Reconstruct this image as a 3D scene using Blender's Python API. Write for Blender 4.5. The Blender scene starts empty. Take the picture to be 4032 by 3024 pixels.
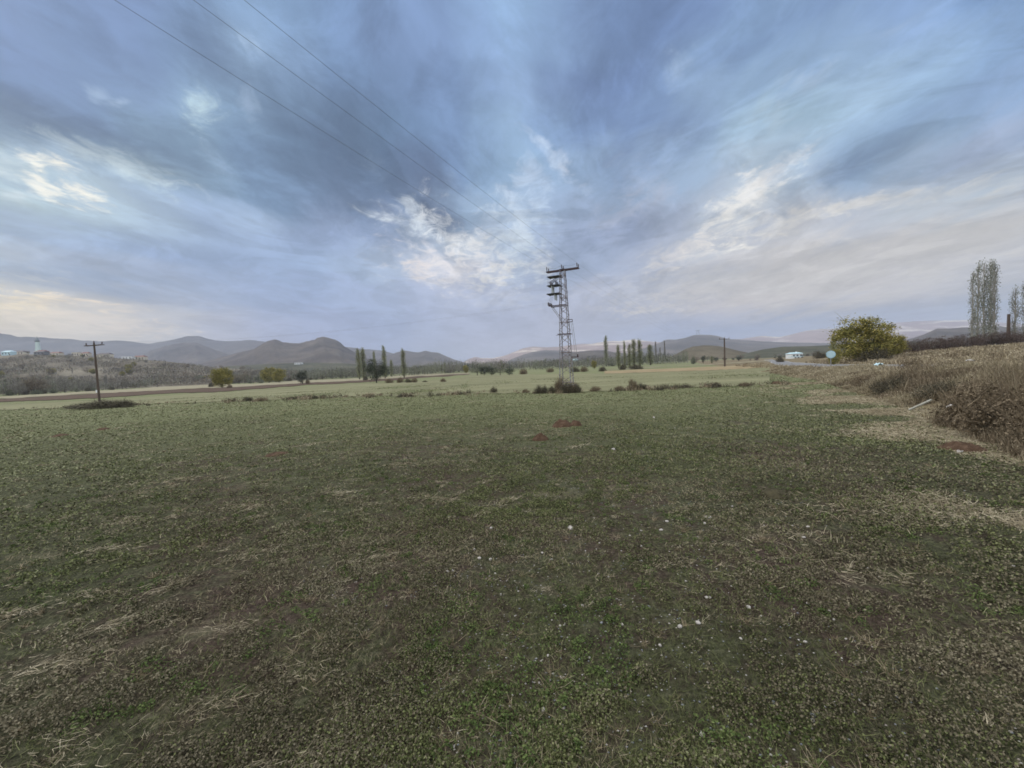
import bpy, math, random
import numpy as np
from mathutils import Matrix, Vector, Euler

# ------------------------------------------------------------------ camera
S = bpy.context.scene
COL = S.collection
FPX, CX, CY = 1515.0, 2016.0, 1512.0            # photograph: 4032 x 3024
EYE = 1.6
PITCH = math.radians(2.72)
ROLL = math.radians(2.55)
cam_d = bpy.data.cameras.new('camera'); cam = bpy.data.objects.new('camera', cam_d); COL.objects.link(cam)
cam_d.sensor_width = 36.0; cam_d.lens = 36.0 * FPX / 4032.0
cam_d.clip_start = 0.05; cam_d.clip_end = 30000
CM = Matrix.Translation((0, 0, EYE)) @ Matrix.Rotation(math.pi/2 - PITCH, 4, 'X') @ Matrix.Rotation(-ROLL, 4, 'Z')
cam.matrix_world = CM
S.camera = cam
R3 = np.array(CM.to_3x3())
def ray(px, py):
    d = R3 @ np.array([(px-CX)/FPX, -(py-CY)/FPX, -1.0])
    return d / np.linalg.norm(d)
def azel(px, py):
    d = ray(px, py); return math.atan2(d[0], d[1]), math.asin(d[2])
def unproj(az, el):                              # direction -> photograph pixel
    d = np.array([math.sin(az)*math.cos(el), math.cos(az)*math.cos(el), math.sin(el)])
    c = R3.T @ d
    return CX + FPX*c[0]/-c[2], CY - FPX*c[1]/-c[2]

# ------------------------------------------------------------------ render, light
S.view_settings.view_transform = 'Standard'; S.view_settings.look = 'None'
S.view_settings.gamma = 1.0; S.view_settings.exposure = 0.0
S.cycles.use_denoising = True; S.cycles.denoiser = 'OPENIMAGEDENOISE'; S.cycles.denoising_prefilter = 'ACCURATE'; S.cycles.denoising_input_passes = 'RGB_ALBEDO_NORMAL'
S.cycles.max_bounces = 5; S.cycles.diffuse_bounces = 3; S.cycles.volume_bounces = 1
S.cycles.transparent_max_bounces = 8
S.cycles.pixel_filter_type = 'BLACKMAN_HARRIS'; S.cycles.filter_width = 1.7

SUN_AZ, SUN_EL = math.radians(-62), math.radians(38)
sl = bpy.data.lights.new('sun', 'SUN'); sl.energy = 1.5; sl.angle = math.radians(22); sl.color = (1.0, 0.93, 0.84)
so = bpy.data.objects.new('sun', sl); COL.objects.link(so)
sd = Vector((math.sin(SUN_AZ)*math.cos(SUN_EL), math.cos(SUN_AZ)*math.cos(SUN_EL), math.sin(SUN_EL)))
so.rotation_euler = sd.to_track_quat('Z', 'Y').to_euler(); so.location = (0, 0, 60)

def lin(c): return tuple(((v/255.0)/12.92 if v/255.0 <= .04045 else ((v/255.0+.055)/1.055)**2.4) for v in c)
SKYX = np.arange(17)*252.0
SKYY = [0,150,300,450,600,750,900,1050,1200,1320]
SKY = [
[(125,152,200),(113,140,185),(118,142,188),(122,150,195),(140,172,215),(125,155,200),(132,158,205),(130,155,200),(150,182,225),(135,162,210),(122,148,198),(128,155,205),(140,170,215),(140,170,218),(145,175,225),(135,168,220),(130,165,215)],
[(110,138,182),(112,138,182),(115,140,185),(120,148,190),(150,180,218),(128,155,200),(125,150,195),(130,155,200),(148,178,222),(138,165,210),(118,145,195),(130,160,208),(145,175,215),(150,180,222),(160,188,222),(150,180,220),(140,172,218)],
[(115,142,185),(130,158,198),(125,150,190),(130,158,198),(145,172,210),(120,148,190),(118,142,185),(125,150,198),(148,175,218),(128,152,202),(125,152,205),(165,192,225),(140,170,215),(165,192,222),(155,185,220),(145,175,215),(135,162,205)],
[(118,142,185),(115,140,185),(120,148,185),(150,182,210),(130,160,195),(115,140,175),(108,135,172),(130,158,200),(150,178,218),(122,148,200),(130,158,210),(150,180,220),(165,195,220),(160,185,215),(150,180,215),(140,170,210),(135,160,200)],
[(160,185,205),(130,155,190),(140,168,195),(118,145,178),(120,148,185),(108,135,170),(105,132,170),(115,140,185),(150,180,215),(148,178,218),(155,180,218),(155,180,212),(175,195,218),(145,172,208),(140,165,200),(160,175,205),(175,180,205)],
[(185,205,215),(170,190,210),(185,205,215),(140,168,198),(118,145,182),(110,138,175),(112,135,175),(115,140,180),(140,170,205),(160,180,215),(150,172,205),(155,175,205),(190,202,215),(140,165,200),(170,185,205),(178,188,205),(175,188,205)],
[(160,185,215),(150,178,212),(150,175,212),(150,175,212),(155,182,215),(135,160,200),(130,152,190),(165,190,215),(165,190,220),(150,170,205),(152,168,200),(175,188,205),(200,205,212),(180,188,202),(190,195,202),(200,200,202),(195,198,200)],
[(165,185,205),(140,168,205),(135,165,205),(135,162,202),(145,172,212),(145,172,210),(165,188,218),(200,205,218),(170,190,218),(158,178,210),(165,178,202),(185,192,202),(195,196,200),(195,196,198),(200,198,198),(190,192,200),(185,190,200)],
[(225,215,195),(215,210,195),(190,192,198),(160,175,200),(150,172,210),(150,172,212),(155,175,212),(165,180,212),(165,180,212),(175,182,205),(178,185,202),(190,190,198),(198,195,195),(195,194,196),(185,188,196),(165,180,200),(165,180,200)],
[(215,208,195),(205,202,198),(200,200,198),(190,192,200),(165,175,205),(155,170,208),(150,170,210),(165,178,208),(170,180,208),(170,180,205),(160,175,208),(150,168,205),(148,168,205),(150,170,205),(155,170,205),(170,180,205),(175,182,205)],
]
def desat(c, k=.86):
    c = np.array(c, float); l = c @ np.array([.2126, .7152, .0722]); return l + (c-l)*k
def sky_at(px, py):
    px = min(max(px, 0), 4032); py = min(max(py, 0), 1320)
    i = min(int(px//252), 15); fx = px/252.0 - i
    j = max(k for k in range(9) if SKYY[k] <= py); fy = (py-SKYY[j])/(SKYY[j+1]-SKYY[j])
    g = lambda r, c: desat(lin([min(250, max(60, m_ + 1.18*(v-m_) + o_)) for v, m_, o_ in zip(SKY[r][c], (150, 173, 204), (-2, 3, 2) if r < 6 else (5, 3, 2))]))
    return (g(j,i)*(1-fx)+g(j,i+1)*fx)*(1-fy) + (g(j+1,i)*(1-fx)+g(j+1,i+1)*fx)*fy

class NT:
    def __init__(s, tree): s.t = tree; s.n = tree.nodes; s.l = tree.links; s.n.clear()
    def add(s, typ, **kw):
        n = s.n.new(typ)
        for k, v in kw.items(): setattr(n, k, v)
        return n
    def put(s, sock, v):
        if hasattr(v, 'is_output'): s.l.new(v, sock)
        elif v is not None: sock.default_value = v
    def math(s, op, a, b=None, c=None, clamp=False):
        n = s.add('ShaderNodeMath', operation=op, use_clamp=clamp)
        for i, v in enumerate((a, b, c)): s.put(n.inputs[i], v)
        return n.outputs[0]
    def vmath(s, op, a, b=None, out=0):
        n = s.add('ShaderNodeVectorMath', operation=op)
        s.put(n.inputs[0], a)
        if b is not None: s.put(n.inputs[3 if op == 'SCALE' else 1], b)
        return n.outputs['Value'] if op in ('LENGTH', 'DOT_PRODUCT') else n.outputs[0]
    def mix(s, f, a, b, blend='MIX'):
        n = s.add('ShaderNodeMix', data_type='RGBA', blend_type=blend)
        col = lambda v: v if hasattr(v, 'is_output') else (tuple(v) + (1,) if len(v) == 3 else tuple(v))
        s.put(n.inputs[0], f); s.put(n.inputs[6], col(a)); s.put(n.inputs[7], col(b))
        return n.outputs[2]
    def noise(s, vec, scale, detail=4, rough=.55, dist=0.0, out=0, w=None):
        n = s.add('ShaderNodeTexNoise')
        s.put(n.inputs['Vector'], vec); n.inputs['Scale'].default_value = scale; n.inputs['Detail'].default_value = detail
        n.inputs['Roughness'].default_value = rough; n.inputs['Distortion'].default_value = dist
        return n.outputs[out]
    def rng(s, v, a, b, c=0.0, d=1.0, smooth=True):
        n = s.add('ShaderNodeMapRange', interpolation_type='SMOOTHSTEP' if smooth else 'LINEAR')
        s.put(n.inputs[0], v)
        for i, q in enumerate((a, b, c, d)): n.inputs[i+1].default_value = q
        return n.outputs[0]
    def ramp(s, f, stops, interp='LINEAR'):
        n = s.add('ShaderNodeValToRGB'); r = n.color_ramp; r.interpolation = interp
        while len(r.elements) < len(stops): r.elements.new(0.5)
        for e, (p, c) in zip(r.elements, stops): e.position = p; e.color = tuple(c)[:3] + (1,)
        s.put(n.inputs[0], f); return n.outputs[0]

W = bpy.data.worlds.new('World'); S.world = W; W.use_nodes = True
def build_world():
    T = NT(W.node_tree)
    D = T.add('ShaderNodeTexCoord').outputs['Generated']
    D = T.vmath('NORMALIZE', D)
    sx = T.add('ShaderNodeSeparateXYZ'); T.put(sx.inputs[0], D); x, y, z = sx.outputs
    az = T.math('ARCTAN2', x, y); el = T.math('ARCSINE', z)
    # cloud-deck coordinates: the deck is a flat layer overhead, its streets run away from us
    den = T.math('ADD', T.math('MAXIMUM', z, 0.0), 0.13)
    pc = T.add('ShaderNodeCombineXYZ'); T.put(pc.inputs[0], T.math('DIVIDE', x, den)); T.put(pc.inputs[1], T.math('MULTIPLY', T.math('DIVIDE', y, den), 0.42))
    P = pc.outputs[0]
    warp = T.noise(P, 1.5, 6, .62, 1.0, out=1)
    warp2 = T.noise(P, 5.0, 5, .62, .6, out=1)
    wv = T.vmath('ADD', T.vmath('SCALE', T.vmath('SUBTRACT', warp, (.5,.5,.5)), .22), T.vmath('SCALE', T.vmath('SUBTRACT', warp2, (.5,.5,.5)), .075))
    ae = T.add('ShaderNodeCombineXYZ'); T.put(ae.inputs[0], az); T.put(ae.inputs[1], el)
    # distortion shrinks toward the horizon where the deck is seen edge-on
    fade = T.rng(el, 0.0, 0.45, 0.25, 1.0)
    Q = T.vmath('ADD', ae.outputs[0], T.vmath('SCALE', wv, fade))
    sq = T.add('ShaderNodeSeparateXYZ'); T.put(sq.inputs[0], Q); qa, qe = sq.outputs[0], sq.outputs[1]
    A0, A1 = math.radians(-56), math.radians(56)
    fa = T.math('DIVIDE', T.math('SUBTRACT', qa, A0), A1-A0, clamp=True)
    els = [0, 3, 6.5, 10, 14, 18, 22, 26, 30, 34.5, 39, 44]
    col = None
    for k, e in enumerate(els):
        stops = []
        for i in range(24):
            a = A0 + (A1-A0)*i/23
            stops.append((i/23, sky_at(*unproj(a, math.radians(e)))))
        c = T.ramp(fa, stops, 'EASE')
        if col is None: col = c
        else: col = T.mix(T.rng(qe, math.radians(els[k-1]), math.radians(e)), col, c)
    # towards the zenith, out of view, the overcast is brightened to light the field
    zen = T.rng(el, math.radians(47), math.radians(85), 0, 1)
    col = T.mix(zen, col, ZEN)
    # everything behind the camera: plain overcast
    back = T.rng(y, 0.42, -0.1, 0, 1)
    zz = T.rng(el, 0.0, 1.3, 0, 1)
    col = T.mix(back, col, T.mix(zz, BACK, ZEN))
    # texture of the clouds
    pi = T.add('ShaderNodeCombineXYZ'); T.put(pi.inputs[0], T.math('DIVIDE', x, den)); T.put(pi.inputs[1], T.math('MULTIPLY', T.math('DIVIDE', y, den), .8)); PI_ = pi.outputs[0]
    n1 = T.noise(P, 2.2, 8, .60, .8); n2 = T.noise(PI_, 5.0, 8, .66, .9); n4 = T.noise(PI_, 1.6, 7, .62, 1.2)
    tex = T.math('ADD', T.math('MULTIPLY', T.rng(n1, .3, .7, -1, 1, False), .13), T.math('MULTIPLY', T.rng(n2, .3, .7, -1, 1, False), .12))
    tex = T.math('ADD', tex, T.math('MULTIPLY', T.rng(n4, .45, .55, -1, 1), .09))
    hz = T.rng(el, 0.02, 0.35, .45, 1)
    tex = T.math('MULTIPLY_ADD', tex, hz, 1.0)
    # ragged bright gaps
    n3 = T.noise(PI_, 9.0, 8, .68, .8); rag = T.math('MULTIPLY', T.math('SUBTRACT', n3, .5), 3.4)
    # cx, cy, rx, ry, angle (deg, + = down to the right), strength, colour
    rag2 = T.math('ADD', T.math('MULTIPLY', T.math('SUBTRACT', T.noise(PI_, 2.6, 8, .6, .8), .5), 2.2), T.math('MULTIPLY', T.math('SUBTRACT', n3, .5), .5))
    DK = [(1380,640,560,190,36,.92,(84,108,140)), (1680,790,200,100,52,.75,(86,104,136)), (430,500,560,120,12,.8,(90,116,148)), (700,190,300,120,24,.65,(94,120,156)), (120,200,260,160,10,.35,(106,132,176)),
          (2360,240,190,360,26,.75,(102,128,170)), (2640,500,300,110,-38,.45,(124,150,194)), (2330,960,340,110,-28,.7,(132,150,182)), (3330,650,460,80,-34,.75,(120,150,190)), (3700,420,420,60,-24,.4,(136,162,202)), (3000,130,300,60,-30,.4,(122,152,200)),
          (380,1085,560,46,5,.55,(128,158,198)), (3000,940,150,30,-14,.5,(172,178,194)), (2780,1090,280,30,-8,.5,(172,178,196)), (3450,1250,900,60,-5,.45,(150,168,200)), (2500,1240,260,40,0,.4,(158,168,194))]
    # x, y, rx, ry, angle (deg, + = down to the right), strength, colour
    B = [(150,1270,560,80,4,.6,(232,218,196)), (3000,1110,760,90,-5,.45,(216,212,206)), (835,415,100,60,32,1.0,(190,218,230)), (385,300,60,38,60,.5,(172,198,226)), (470,345,40,30,-40,.5,(175,200,228)),
         (185,690,58,30,20,1.0,(250,248,234)), (325,715,100,30,14,1.0,(248,244,228)), (535,690,230,70,16,.85,(202,220,228)), (60,700,110,60,10,.7,(208,222,228)),
         (1005,200,92,30,60,.7,(170,200,234)), (1000,420,34,50,0,.5,(168,192,222)), (860,590,90,50,40,.45,(158,184,214)), (1420,650,80,60,30,.35,(140,165,195)),
         (1640,880,160,46,12,1.0,(220,230,240)), (1850,950,180,66,30,1.0,(240,242,244)), (2045,930,95,170,8,1.0,(208,222,236)), (2090,760,75,120,-12,.9,(186,208,236)), (2120,1040,70,60,0,.8,(224,228,234)),
         (2170,600,140,34,48,.9,(194,214,240)), (2240,640,50,28,75,.85,(204,220,244)), (1760,1045,210,90,4,1.0,(236,232,234)), (1630,1065,66,38,20,.9,(240,230,226)), (1960,1070,100,38,-30,.85,(236,234,230)), (1980,1170,160,60,0,.4,(212,212,220)),
         (2880,850,190,62,-38,1.0,(240,238,232)), (3020,700,190,50,-40,.9,(222,226,232)), (2930,800,60,90,10,.8,(238,236,232)), (2680,990,170,50,-18,.75,(226,220,216)),
         (3170,880,320,34,-13,.85,(232,228,220)), (3480,800,360,36,-13,.65,(220,218,214)), (2900,980,70,28,-10,.9,(244,240,230)), (3600,960,460,70,-8,.55,(216,212,206)), (3900,780,200,30,-14,.5,(220,216,208)),
         (3040,500,66,105,-24,.7,(180,206,226)), (2660,280,115,66,-55,.65,(174,202,236)), (3180,300,150,44,-40,.6,(176,200,228)), (3500,65,180,46,-20,.5,(168,196,232)), (2480,700,100,60,30,.4,(178,190,214)),
         (2450,810,150,66,-10,.4,(190,194,210)), (90,1195,170,40,6,1.0,(255,236,196)), (330,1205,210,20,6,.95,(252,232,202)), (420,1270,360,28,6,.6,(232,218,204)), (160,1075,130,18,12,.6,(214,212,206)), (300,1320,420,26,5,.5,(224,214,202)),
         (2600,1215,220,24,0,.65,(226,218,210)), (2700,1150,280,28,-5,.5,(218,212,210)), (3250,1180,350,30,-3,.45,(216,210,206)), (3500,1080,400,40,-8,.4,(214,210,204))]
    for lst, rg, e0 in ((DK, rag2, -1.25), (B, rag, -1.1)):
      for cx, cy, rx, ry, an, st, c in lst:
        a = math.radians(an); o = azel(cx, cy); p = azel(cx+10*math.cos(a), cy+10*math.sin(a)); q = azel(cx-10*math.sin(a), cy+10*math.cos(a))
        v = (p[0]-o[0], p[1]-o[1]); u = (q[0]-o[0], q[1]-o[1])
        m = T.add('ShaderNodeMapping', vector_type='TEXTURE'); T.put(m.inputs['Vector'], Q)
        m.inputs['Location'].default_value = (o[0], o[1], 0); m.inputs['Rotation'].default_value = (0, 0, math.atan2(v[1], v[0]))
        m.inputs['Scale'].default_value = (math.hypot(*v)*rx/10*1.25, math.hypot(*u)*ry/10*1.25, 1)
        d = T.vmath('LENGTH', m.outputs[0])
        f = T.rng(T.math('SUBTRACT', rg, d), e0, .25, 0, st)
        col = T.mix(f, col, tuple(desat(lin(c), .9)))
    col = T.vmath('SCALE', col, tex)
    bg = T.add('ShaderNodeBackground'); T.put(bg.inputs[0], col); bg.inputs[1].default_value = 1.0
    sky = T.add('ShaderNodeTexSky', sky_type='NISHITA'); sky.sun_disc = False
    sky.sun_elevation = SUN_EL; sky.sun_rotation = SUN_AZ
    bs = T.add('ShaderNodeBackground'); T.put(bs.inputs[0], sky.outputs[0]); bs.inputs[1].default_value = 0.10
    mx = T.add('ShaderNodeMixShader'); mx.inputs[0].default_value = 0.93
    T.l.new(bs.outputs[0], mx.inputs[1]); T.l.new(bg.outputs[0], mx.inputs[2])
    out = T.add('ShaderNodeOutputWorld'); T.l.new(mx.outputs[0], out.inputs[0])
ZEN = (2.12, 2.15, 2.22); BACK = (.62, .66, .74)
build_world()
W.cycles.sampling_method = 'MANUAL'; W.cycles.sample_map_resolution = 512

# ------------------------------------------------------------------ helpers
rng = np.random.default_rng(7); random.seed(7)
def _h(ix, iy, seed):
    n = (ix.astype(np.int64)*374761393 + iy.astype(np.int64)*668265263 + seed*1442695041) & 0x7fffffff
    n = ((n ^ (n >> 13)) * 1274126177) & 0x7fffffff
    return ((n ^ (n >> 16)) & 0xffff)/65535.0
def vn(x, y, s, seed=0):
    x = np.asarray(x, float)/s; y = np.asarray(y, float)/s
    ix, iy = np.floor(x), np.floor(y); fx, fy = x-ix, y-iy
    fx = fx*fx*(3-2*fx); fy = fy*fy*(3-2*fy)
    a, b, c, d = _h(ix,iy,seed), _h(ix+1,iy,seed), _h(ix,iy+1,seed), _h(ix+1,iy+1,seed)
    return (a*(1-fx)+b*fx)*(1-fy) + (c*(1-fx)+d*fx)*fy
def fbm(x, y, s, seed=0, o=4):
    v = 0; a = .5; t = 0
    for k in range(o): v = v + a*vn(x, y, s/2**k, seed+k*17); t += a; a *= .5
    return v/t
def sstep(v, a, b):
    t = np.clip((v-a)/(b-a), 0, 1); return t*t*(3-2*t)

BY = [-60, -20, 0, 5.7, 7.7, 9.6, 13.7, 24, 40, 80, 140, 400]; BX = [-30, -7.0, 4.2, 7.6, 9.0, 10.3, 13.0, 19.4, 27, 45, 73, 190]
RY = [-60, -10, 0, 22.7, 53, 100, 145, 300, 600]; RX = [-18, 9, 14, 26, 40.5, 70, 101, 200, 390]
def XB(Y): return np.interp(Y, BY, BX)
def XR(Y): return np.interp(Y, RY, RX)
def H(X, Y, fine=True):
    X = np.asarray(X, float); Y = np.asarray(Y, float)
    z = -0.01*np.clip(Y, 0, 250) - 0.000004*0*Y
    hb = np.interp(Y, [-60, 4, 9, 18, 53, 120, 200], [.95, .95, .66, .55, .35, .15, 0])
    t = sstep(X, XB(Y), XB(Y) + 2.1 + 0.02*np.clip(Y,0,200))
    z = z + hb*t
    # land climbing gently beyond the road
    rise = np.clip(X - XR(Y) - 3.6, 0, None)
    z = z + 2.5*(1-np.exp(-rise*.035))*(1-sstep(Y, 200, 500))
    if fine:
        onroad = np.abs(X-XR(Y)) < 3.9
        m = np.where(onroad, 0, 1)*(1-sstep(np.hypot(X, Y), 120, 300))
        z = z + m*((fbm(X, Y, 6.0, 3, 3)-.5)*.10 + (fbm(X, Y, .55, 9, 3)-.5)*.05*(1-sstep(np.hypot(X,Y), 15, 45)))
    return z
def hit(px, py, fine=False):
    d = ray(px, py); t = 0.5; prev = t
    while t < 9000:
        if EYE + d[2]*t < float(H(d[0]*t, d[1]*t, fine)): break
        prev = t; t *= 1.025
    lo, hi = prev, t
    for _ in range(18):
        m = (lo+hi)/2
        if EYE + d[2]*m < float(H(d[0]*m, d[1]*m, fine)): hi = m
        else: lo = m
    return np.array([d[0]*hi, d[1]*hi])
def hor(px): return 1440 - (px-CX)*math.tan(ROLL)
def tx(px, py=None): d = ray(px, py if py is not None else hor(px)); return d[0]/d[1]
def on(px, Y, py=None): X = tx(px, py)*Y; return np.array([X, Y, float(H(X, Y))])

def mesh(name, V, F, mats=None, smooth=False, mi=None):
    V = np.ascontiguousarray(V, dtype=np.float32).reshape(-1, 3)
    me = bpy.data.meshes.new(name)
    if isinstance(F, np.ndarray):
        F = F.astype(np.int32); k = F.shape[1]; n = len(F)
        me.vertices.add(len(V)); me.vertices.foreach_set('co', V.ravel())
        me.loops.add(n*k); me.loops.foreach_set('vertex_index', F.ravel())
        me.polygons.add(n); me.polygons.foreach_set('loop_start', np.arange(n, dtype=np.int32)*k)
        me.polygons.foreach_set('loop_total', np.full(n, k, dtype=np.int32))
        if mi is not None: me.polygons.foreach_set('material_index', mi.astype(np.int32))
        me.update(calc_edges=True)
    else:
        me.from_pydata([tuple(map(float, v)) for v in V], [], [tuple(int(i) for i in f) for f in F])
        if mi is not None:
            for p, i in zip(me.polygons, mi): p.material_index = int(i)
    if smooth:
        me.polygons.foreach_set('use_smooth', [True]*len(me.polygons))
    for m in (mats if isinstance(mats, (list, tuple)) else [mats]):
        if m: me.materials.append(m)
    return me
def obj(name, me, parent=None, loc=None, **tags):
    o = bpy.data.objects.new(name, me); COL.objects.link(o)
    if parent is not None: o.parent = parent
    if loc is not None: o.location = tuple(float(v) for v in loc)
    for k, v in tags.items(): o[k] = v
    return o
def thing(name, label, cat, loc=(0,0,0), rz=0.0, group=None, sc=None):
    o = obj(name, None, loc=loc, label=label, category=cat); o.rotation_euler = (0, 0, rz)
    if group: o['group'] = group
    if sc is not None: o.scale = sc if hasattr(sc, '__len__') else (sc, sc, sc)
    return o

class MB:
    def __init__(s): s.V = []; s.F = []; s.n = 0
    def raw(s, V, F):
        V = np.asarray(V, float); s.V.append(V); s.F += [tuple(i+s.n for i in f) for f in F]; s.n += len(V); return s
    def box(s, c, size, R=None):
        v = np.array([[i, j, k] for i in (-.5,.5) for j in (-.5,.5) for k in (-.5,.5)])*np.array(size)
        if R is not None: v = v @ np.array(R).T
        return s.raw(v+np.array(c), [(0,1,3,2),(4,6,7,5),(0,4,5,1),(2,3,7,6),(0,2,6,4),(1,5,7,3)])
    def tube(s, pts, r, n=6, caps=True):
        pts = [np.array(p, float) for p in pts]; m = len(pts)
        r = r if hasattr(r, '__len__') else [r]*m
        V = []; F = []
        for i, p in enumerate(pts):
            d = pts[min(i+1, m-1)] - pts[max(i-1, 0)]; d = d/(np.linalg.norm(d)+1e-12)
            a = np.cross(d, [0,0,1.0]);
            if np.linalg.norm(a) < .05: a = np.cross(d, [1.0,0,0])
            a /= np.linalg.norm(a); b = np.cross(d, a)
            for k in range(n):
                t = 2*math.pi*k/n; V.append(p + (a*math.cos(t)+b*math.sin(t))*r[i])
        for i in range(m-1):
            for k in range(n): F.append((i*n+k, i*n+(k+1)%n, (i+1)*n+(k+1)%n, (i+1)*n+k))
        if caps: F.append(tuple(range(n))[::-1]); F.append(tuple((m-1)*n+k for k in range(n)))
        return s.raw(V, F)
    def lathe(s, prof, c=(0,0,0), n=12, R=None):
        V = []; F = []; m = len(prof)
        for r, z in prof:
            for k in range(n): t = 2*math.pi*k/n; V.append((r*math.cos(t), r*math.sin(t), z))
        V = np.array(V)
        if R is not None: V = V @ np.array(R).T
        for i in range(m-1):
            for k in range(n): F.append((i*n+k, i*n+(k+1)%n, (i+1)*n+(k+1)%n, (i+1)*n+k))
        F.append(tuple(range(n))[::-1]); F.append(tuple((m-1)*n+k for k in range(n)))
        return s.raw(V+np.array(c), F)
    def me(s, name, mat, smooth=False): return mesh(name, np.concatenate(s.V), s.F, mat, smooth)

def leafq(C, size, aspect=.6, up=.0, r=rng, droop=None, flat=None):
    """one small leaf-shaped quad per centre, randomly turned"""
    n = len(C); size = np.broadcast_to(size, (n,))
    a = r.normal(size=(n,3)); 
    if flat is not None: a[:,2] *= flat
    if droop is not None: a = a*np.array([1,1,.35]) + np.array(droop)
    a /= np.linalg.norm(a, axis=1, keepdims=True)
    b = r.normal(size=(n,3)); b[:,2] *= (1-up) if flat is None else flat; b -= a*np.sum(a*b, 1, keepdims=True); b /= np.linalg.norm(b, axis=1, keepdims=True)
    a = a*size[:,None]*.5; b = b*size[:,None]*.5*aspect
    V = np.stack([C-a, C+b-a*.1, C+a, C-b-a*.1], 1).reshape(-1,3)
    return V, np.arange(4*n).reshape(-1,4)
def cat(parts):
    Vs = []; Fs = []; n = 0
    for V, F in parts: Vs.append(V); Fs.append(F+n); n += len(V)
    return np.concatenate(Vs), np.concatenate(Fs)
def twigs(P0, P1, w, r=rng):
    """thin tapered blades from P0 to P1"""
    n = len(P0); d = P1-P0; s = np.cross(d, r.normal(size=(n,3))); s /= (np.linalg.norm(s, axis=1, keepdims=True)+1e-9)
    w = np.broadcast_to(w, (n,))[:,None]
    m = (P0+P1)/2 + r.normal(size=(n,3))*np.linalg.norm(d,axis=1,keepdims=True)*.05
    V = np.stack([P0-s*w*.5, P0+s*w*.5, m+s*w*.4, P1+s*w*.08, P1-s*w*.08, m-s*w*.4], 1).reshape(-1,3)
    k = np.arange(n)[:,None]*6
    F = np.concatenate([k+np.array([0,1,2,5]), k+np.array([5,2,3,4])])
    return V, F

# ------------------------------------------------------------------ materials
def mat(name, fn, rough=.9, spec=.2):
    m = bpy.data.materials.new(name); m.use_nodes = True; T = NT(m.node_tree)
    b = T.add('ShaderNodeBsdfPrincipled'); b.inputs['Roughness'].default_value = rough; b.inputs['Specular IOR Level'].default_value = spec
    o = T.add('ShaderNodeOutputMaterial'); T.l.new(b.outputs[0], o.inputs[0])
    r = fn(T, b)
    if r is not None: T.put(b.inputs['Base Color'], r if hasattr(r, 'is_output') else tuple(r)+(1,))
    return m
def isl(T): return T.add('ShaderNodeNewGeometry').outputs['Random Per Island']
def pos(T): return T.add('ShaderNodeNewGeometry').outputs['Position']
def objc(T): return T.add('ShaderNodeTexCoord').outputs['Object']
def bump(T, b, h, strength=.3, dist=.02):
    n = T.add('ShaderNodeBump'); n.inputs['Strength'].default_value = strength; n.inputs['Distance'].default_value = dist
    T.put(n.inputs['Height'], h); T.l.new(n.outputs[0], b.inputs['Normal'])
def leafmat(name, cols, patch=None, clump=1.2, rough=.85, trans=0.0):
    """colour varies leaf by leaf and clump by clump"""
    def f(T, b):
        n = T.noise(objc(T), clump, 3)
        v = T.math('ADD', T.math('MULTIPLY', isl(T), .65), T.math('MULTIPLY', T.rng(n, .3, .7, 0, 1, False), .35))
        k = len(cols); return T.ramp(v, [((i+.5)/k, c) for i, c in enumerate(cols)])
    return mat(name, f, rough, .15)

def m_ground(T, b):
    p = pos(T)
    sv = T.vmath('MULTIPLY', p, (1,1,0))
    n_big = T.noise(sv, .09, 3); n_mid = T.noise(sv, .55, 4, .6); n_sm = T.noise(sv, 6.0, 6, .7); n_fi = T.noise(sv, 28, 5, .7); n_gr = T.noise(sv, 160, 3, .6)
    soil = T.ramp(n_fi, [(.30, (.034,.025,.019)), (.5, (.098,.070,.053)), (.70, (.19,.142,.108))])
    soil = T.mix(T.rng(n_gr, .5, .75, 0, .5), soil, (.15,.115,.085))
    green = T.ramp(T.math('ADD', T.math('MULTIPLY', n_fi, .65), T.math('MULTIPLY', n_sm, .35)), [(.38, (.032,.034,.019)), (.5, (.090,.092,.050)), (.62, (.175,.175,.098))])
    sp = T.add('ShaderNodeSeparateXYZ'); T.put(sp.inputs[0], sv)
    # the sward is thicker and yellower further into the field
    far = T.rng(T.math('ADD', sp.outputs[1], T.math('MULTIPLY', n_big, 8)), 6, 26)
    green = T.mix(far, green, T.ramp(T.math('ADD', T.math('MULTIPLY', n_sm, .5), T.math('MULTIPLY', n_fi, .5)), [(.38, (.125,.135,.065)), (.5, (.19,.20,.10)), (.62, (.25,.26,.14))]))
    straw = T.ramp(n_fi, [(.3, (.19,.165,.10)), (.7, (.36,.32,.21))])
    v = T.math('ADD', T.math('MULTIPLY', n_mid, .45), T.math('ADD', T.math('MULTIPLY', n_sm, .4), T.math('MULTIPLY', n_big, .25)))
    c = T.mix(T.rng(T.math('ADD', v, T.math('MULTIPLY', far, .12)), .44, .60), soil, green)
    # thin dry streaks left by the mower, lying across the field
    st = T.noise(T.vmath('MULTIPLY', sv, (.35, 1.5, 0)), 1.1, 6, .7, .6)
    c = T.mix(T.rng(st, .55, .70, 0, .6), c, straw)
    bump(T, b, T.math('ADD', n_fi, T.math('MULTIPLY', n_gr, .4)), 1.0, .06)
    return c
M_GROUND = mat('field_ground', m_ground, .95, .1)

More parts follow.
